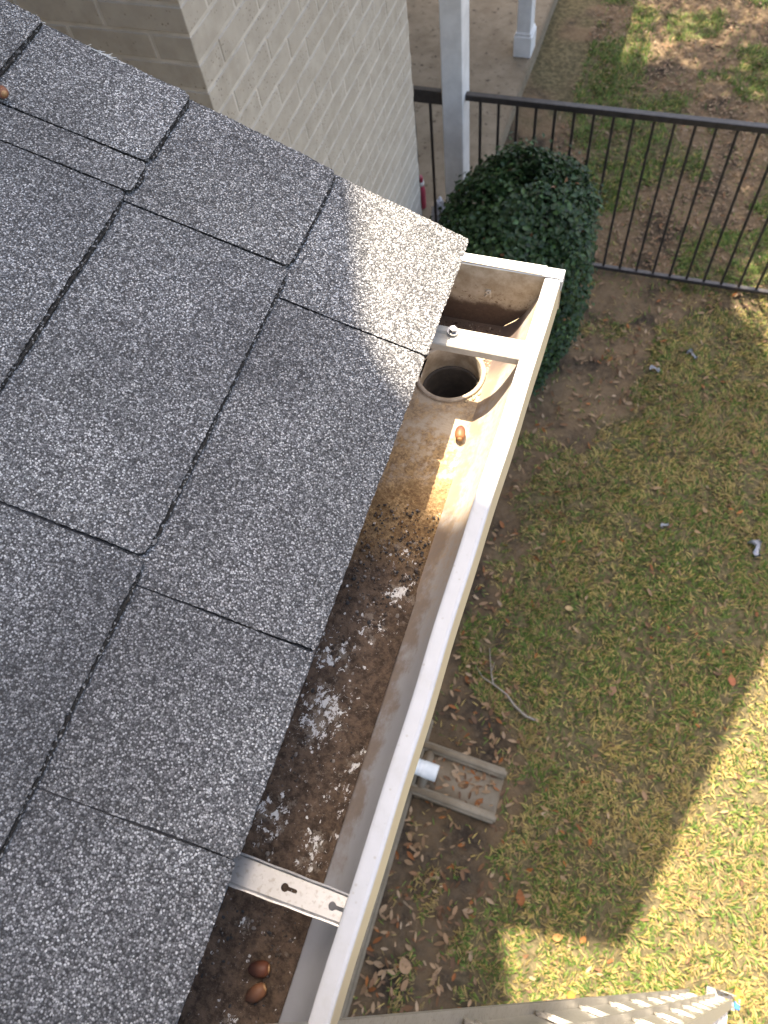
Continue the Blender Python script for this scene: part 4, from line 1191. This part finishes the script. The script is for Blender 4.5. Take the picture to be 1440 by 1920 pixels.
def litter():
    n = 34000
    x = rng.uniform(-0.8, 1.8, n); y = rng.uniform(-0.9, 8.2, n)
    b = bare_mask(x, y); near = y < 4.12
    band = np.exp(-((x - lerp_table(y, SOIL_EDGE) + 0.1) / 0.28) ** 2)
    dens = np.where(near, 0.040 + 0.17 * b * (0.25 + vnoise(x, y, 4, 61)) + 0.12 * band, 0.12 + 0.80 * b)
    curbside = near & (x < -0.28) & (y < 0.4)
    dens = np.where(curbside, 0.45, dens)
    dens = np.where((x > -0.36) & (x < 0.0) & (y > 0.40) & (y < 0.61), 0.75, dens)
    dirt = near & (y > 2.35) & (b > 0.8) & (vnoise(x, y, 2, 62) > 0.4)
    dens = np.where(dirt, dens * 0.35, dens)
    keep = (rng.random(n) < dens) & in_view(x, y, np.full(n, GROUND), 100) & (x > np.where(y > 3.1, -1.15, -0.40))
    x, y = x[keep], y[keep]; n = len(x)
    far = y > 4.12
    ln = rng.uniform(0.022, 0.058, n) * np.where(far, 0.72, 1.0); wd = ln * rng.uniform(0.26, 0.48, n)
    z = ground_z(x, y) + rng.uniform(0.006, 0.026, n)
    insb = (x > -0.36) & (x < 0.02) & (y > 0.38) & (y < 0.63)
    z = np.where(insb, GROUND + 0.036, z)
    az = rng.uniform(0, 2 * math.pi, n)
    nrm = np.stack([rng.normal(0, 0.35, n), rng.normal(0, 0.35, n), np.ones(n)], 1); nrm /= np.linalg.norm(nrm, axis=1, keepdims=True)
    t = np.stack([np.cos(az), np.sin(az), np.zeros(n)], 1); t -= nrm * (t * nrm).sum(1, keepdims=True); t /= np.linalg.norm(t, axis=1, keepdims=True)
    bt = np.cross(nrm, t); c = np.stack([x, y, z], 1)
    curl = rng.uniform(0.05, 0.5, n)
    rows = []
    for f, w in ((-0.5, 0.04), (-0.22, 0.78), (0.08, 1.0), (0.32, 0.70), (0.5, 0.03)):
        for s_ in (-1, 0, 1):
            rows.append(c + t * (ln * f)[:, None] + bt * (wd * 0.5 * w * s_)[:, None] + nrm * ((curl * wd * 0.5 * w if s_ else 0 * wd) + curl * ln * 0.5 * f * f)[:, None])
    V = np.stack(rows, 1).reshape(-1, 3); k = 15
    i = (np.arange(n) * k)[:, None]
    fl = []
    for r in range(4):
        for s_ in (0, 1): fl += [r * 3 + s_, r * 3 + s_ + 1, r * 3 + s_ + 4, r * 3 + s_ + 3]
    F = (i + np.array(fl)[None]).ravel(); S = np.full(n * 8, 4)
    pal = np.array([(0.29, 0.185, 0.105), (0.21, 0.115, 0.06), (0.36, 0.245, 0.145), (0.27, 0.105, 0.038), (0.15, 0.085, 0.048), (0.40, 0.29, 0.185), (0.36, 0.135, 0.04)])
    cc = pal[rng.choice(7, n, p=[0.24, 0.2, 0.2, 0.1, 0.12, 0.1, 0.04])] * rng.uniform(0.75, 1.15, (n, 1))
    cc = np.where(far[:, None], cc * 0.45 + np.array([0.215, 0.155, 0.10]) * 0.55, cc)
    o = link('fallen_leaves', np_mesh('fallen_leaves', V, F, S, np.repeat(cc, k, 0), True), None, 'leaf')
    tag(o, 'scattered small dry brown leaves over soil and lawn', 'leaves', kind='stuff')
litter()

# ------------------------------------------------------------------ oak behind the fence (throws the dappled shade on the far lawn)
oak = thing('oak_tree', 'oak tree beyond the fence whose dappled shade falls on the far lawn', 'tree', (0.9, 10.0, GROUND))
bm = bmesh.new()
tube(bm, [(0.9, 10.0, GROUND - 0.1), (0.85, 9.9, -2.6), (0.6, 9.6, -0.6), (0.2, 9.2, 1.6), (-0.2, 8.7, 3.2)], [0.26, 0.2, 0.17, 0.12, 0.06], 12)
for k in range(12):
    a = k * 2.4; q = Vector((0.3 + 1.5 * math.cos(a), 8.7 + 1.6 * math.sin(a), random.uniform(1.6, 3.6)))
    tube(bm, [(0.35, 9.3, 0.6 + 0.15 * k), (0.3 + 0.7 * math.cos(a), 9.0 + 0.7 * math.sin(a), 1.4 + 0.12 * k), q], [0.07, 0.045, 0.015], 7)
link('trunk', bm_mesh('trunk', bm), oak, 'bark')
n = 13000
cl = rng.normal(size=(95, 3)) * np.array([1.0, 1.05, 0.75]) * 0.85 + np.array([-0.45, 7.95, 2.9])
cidx = rng.integers(0, 95, n)
cp = cl[cidx] + rng.normal(size=(n, 3)) * 0.28
g = rng.random((n, 1)); cols = np.array([0.035, 0.065, 0.015]) * (1 - g) + np.array([0.08, 0.12, 0.03]) * g
link('crown', np_mesh('crown', *leaf_cards(cp, rng.normal(size=(n, 3)) + np.array([0, 0, 1]), rng.uniform(0.09, 0.15, n), cols, 0.2, 0.5)), oak, 'treeleaf')
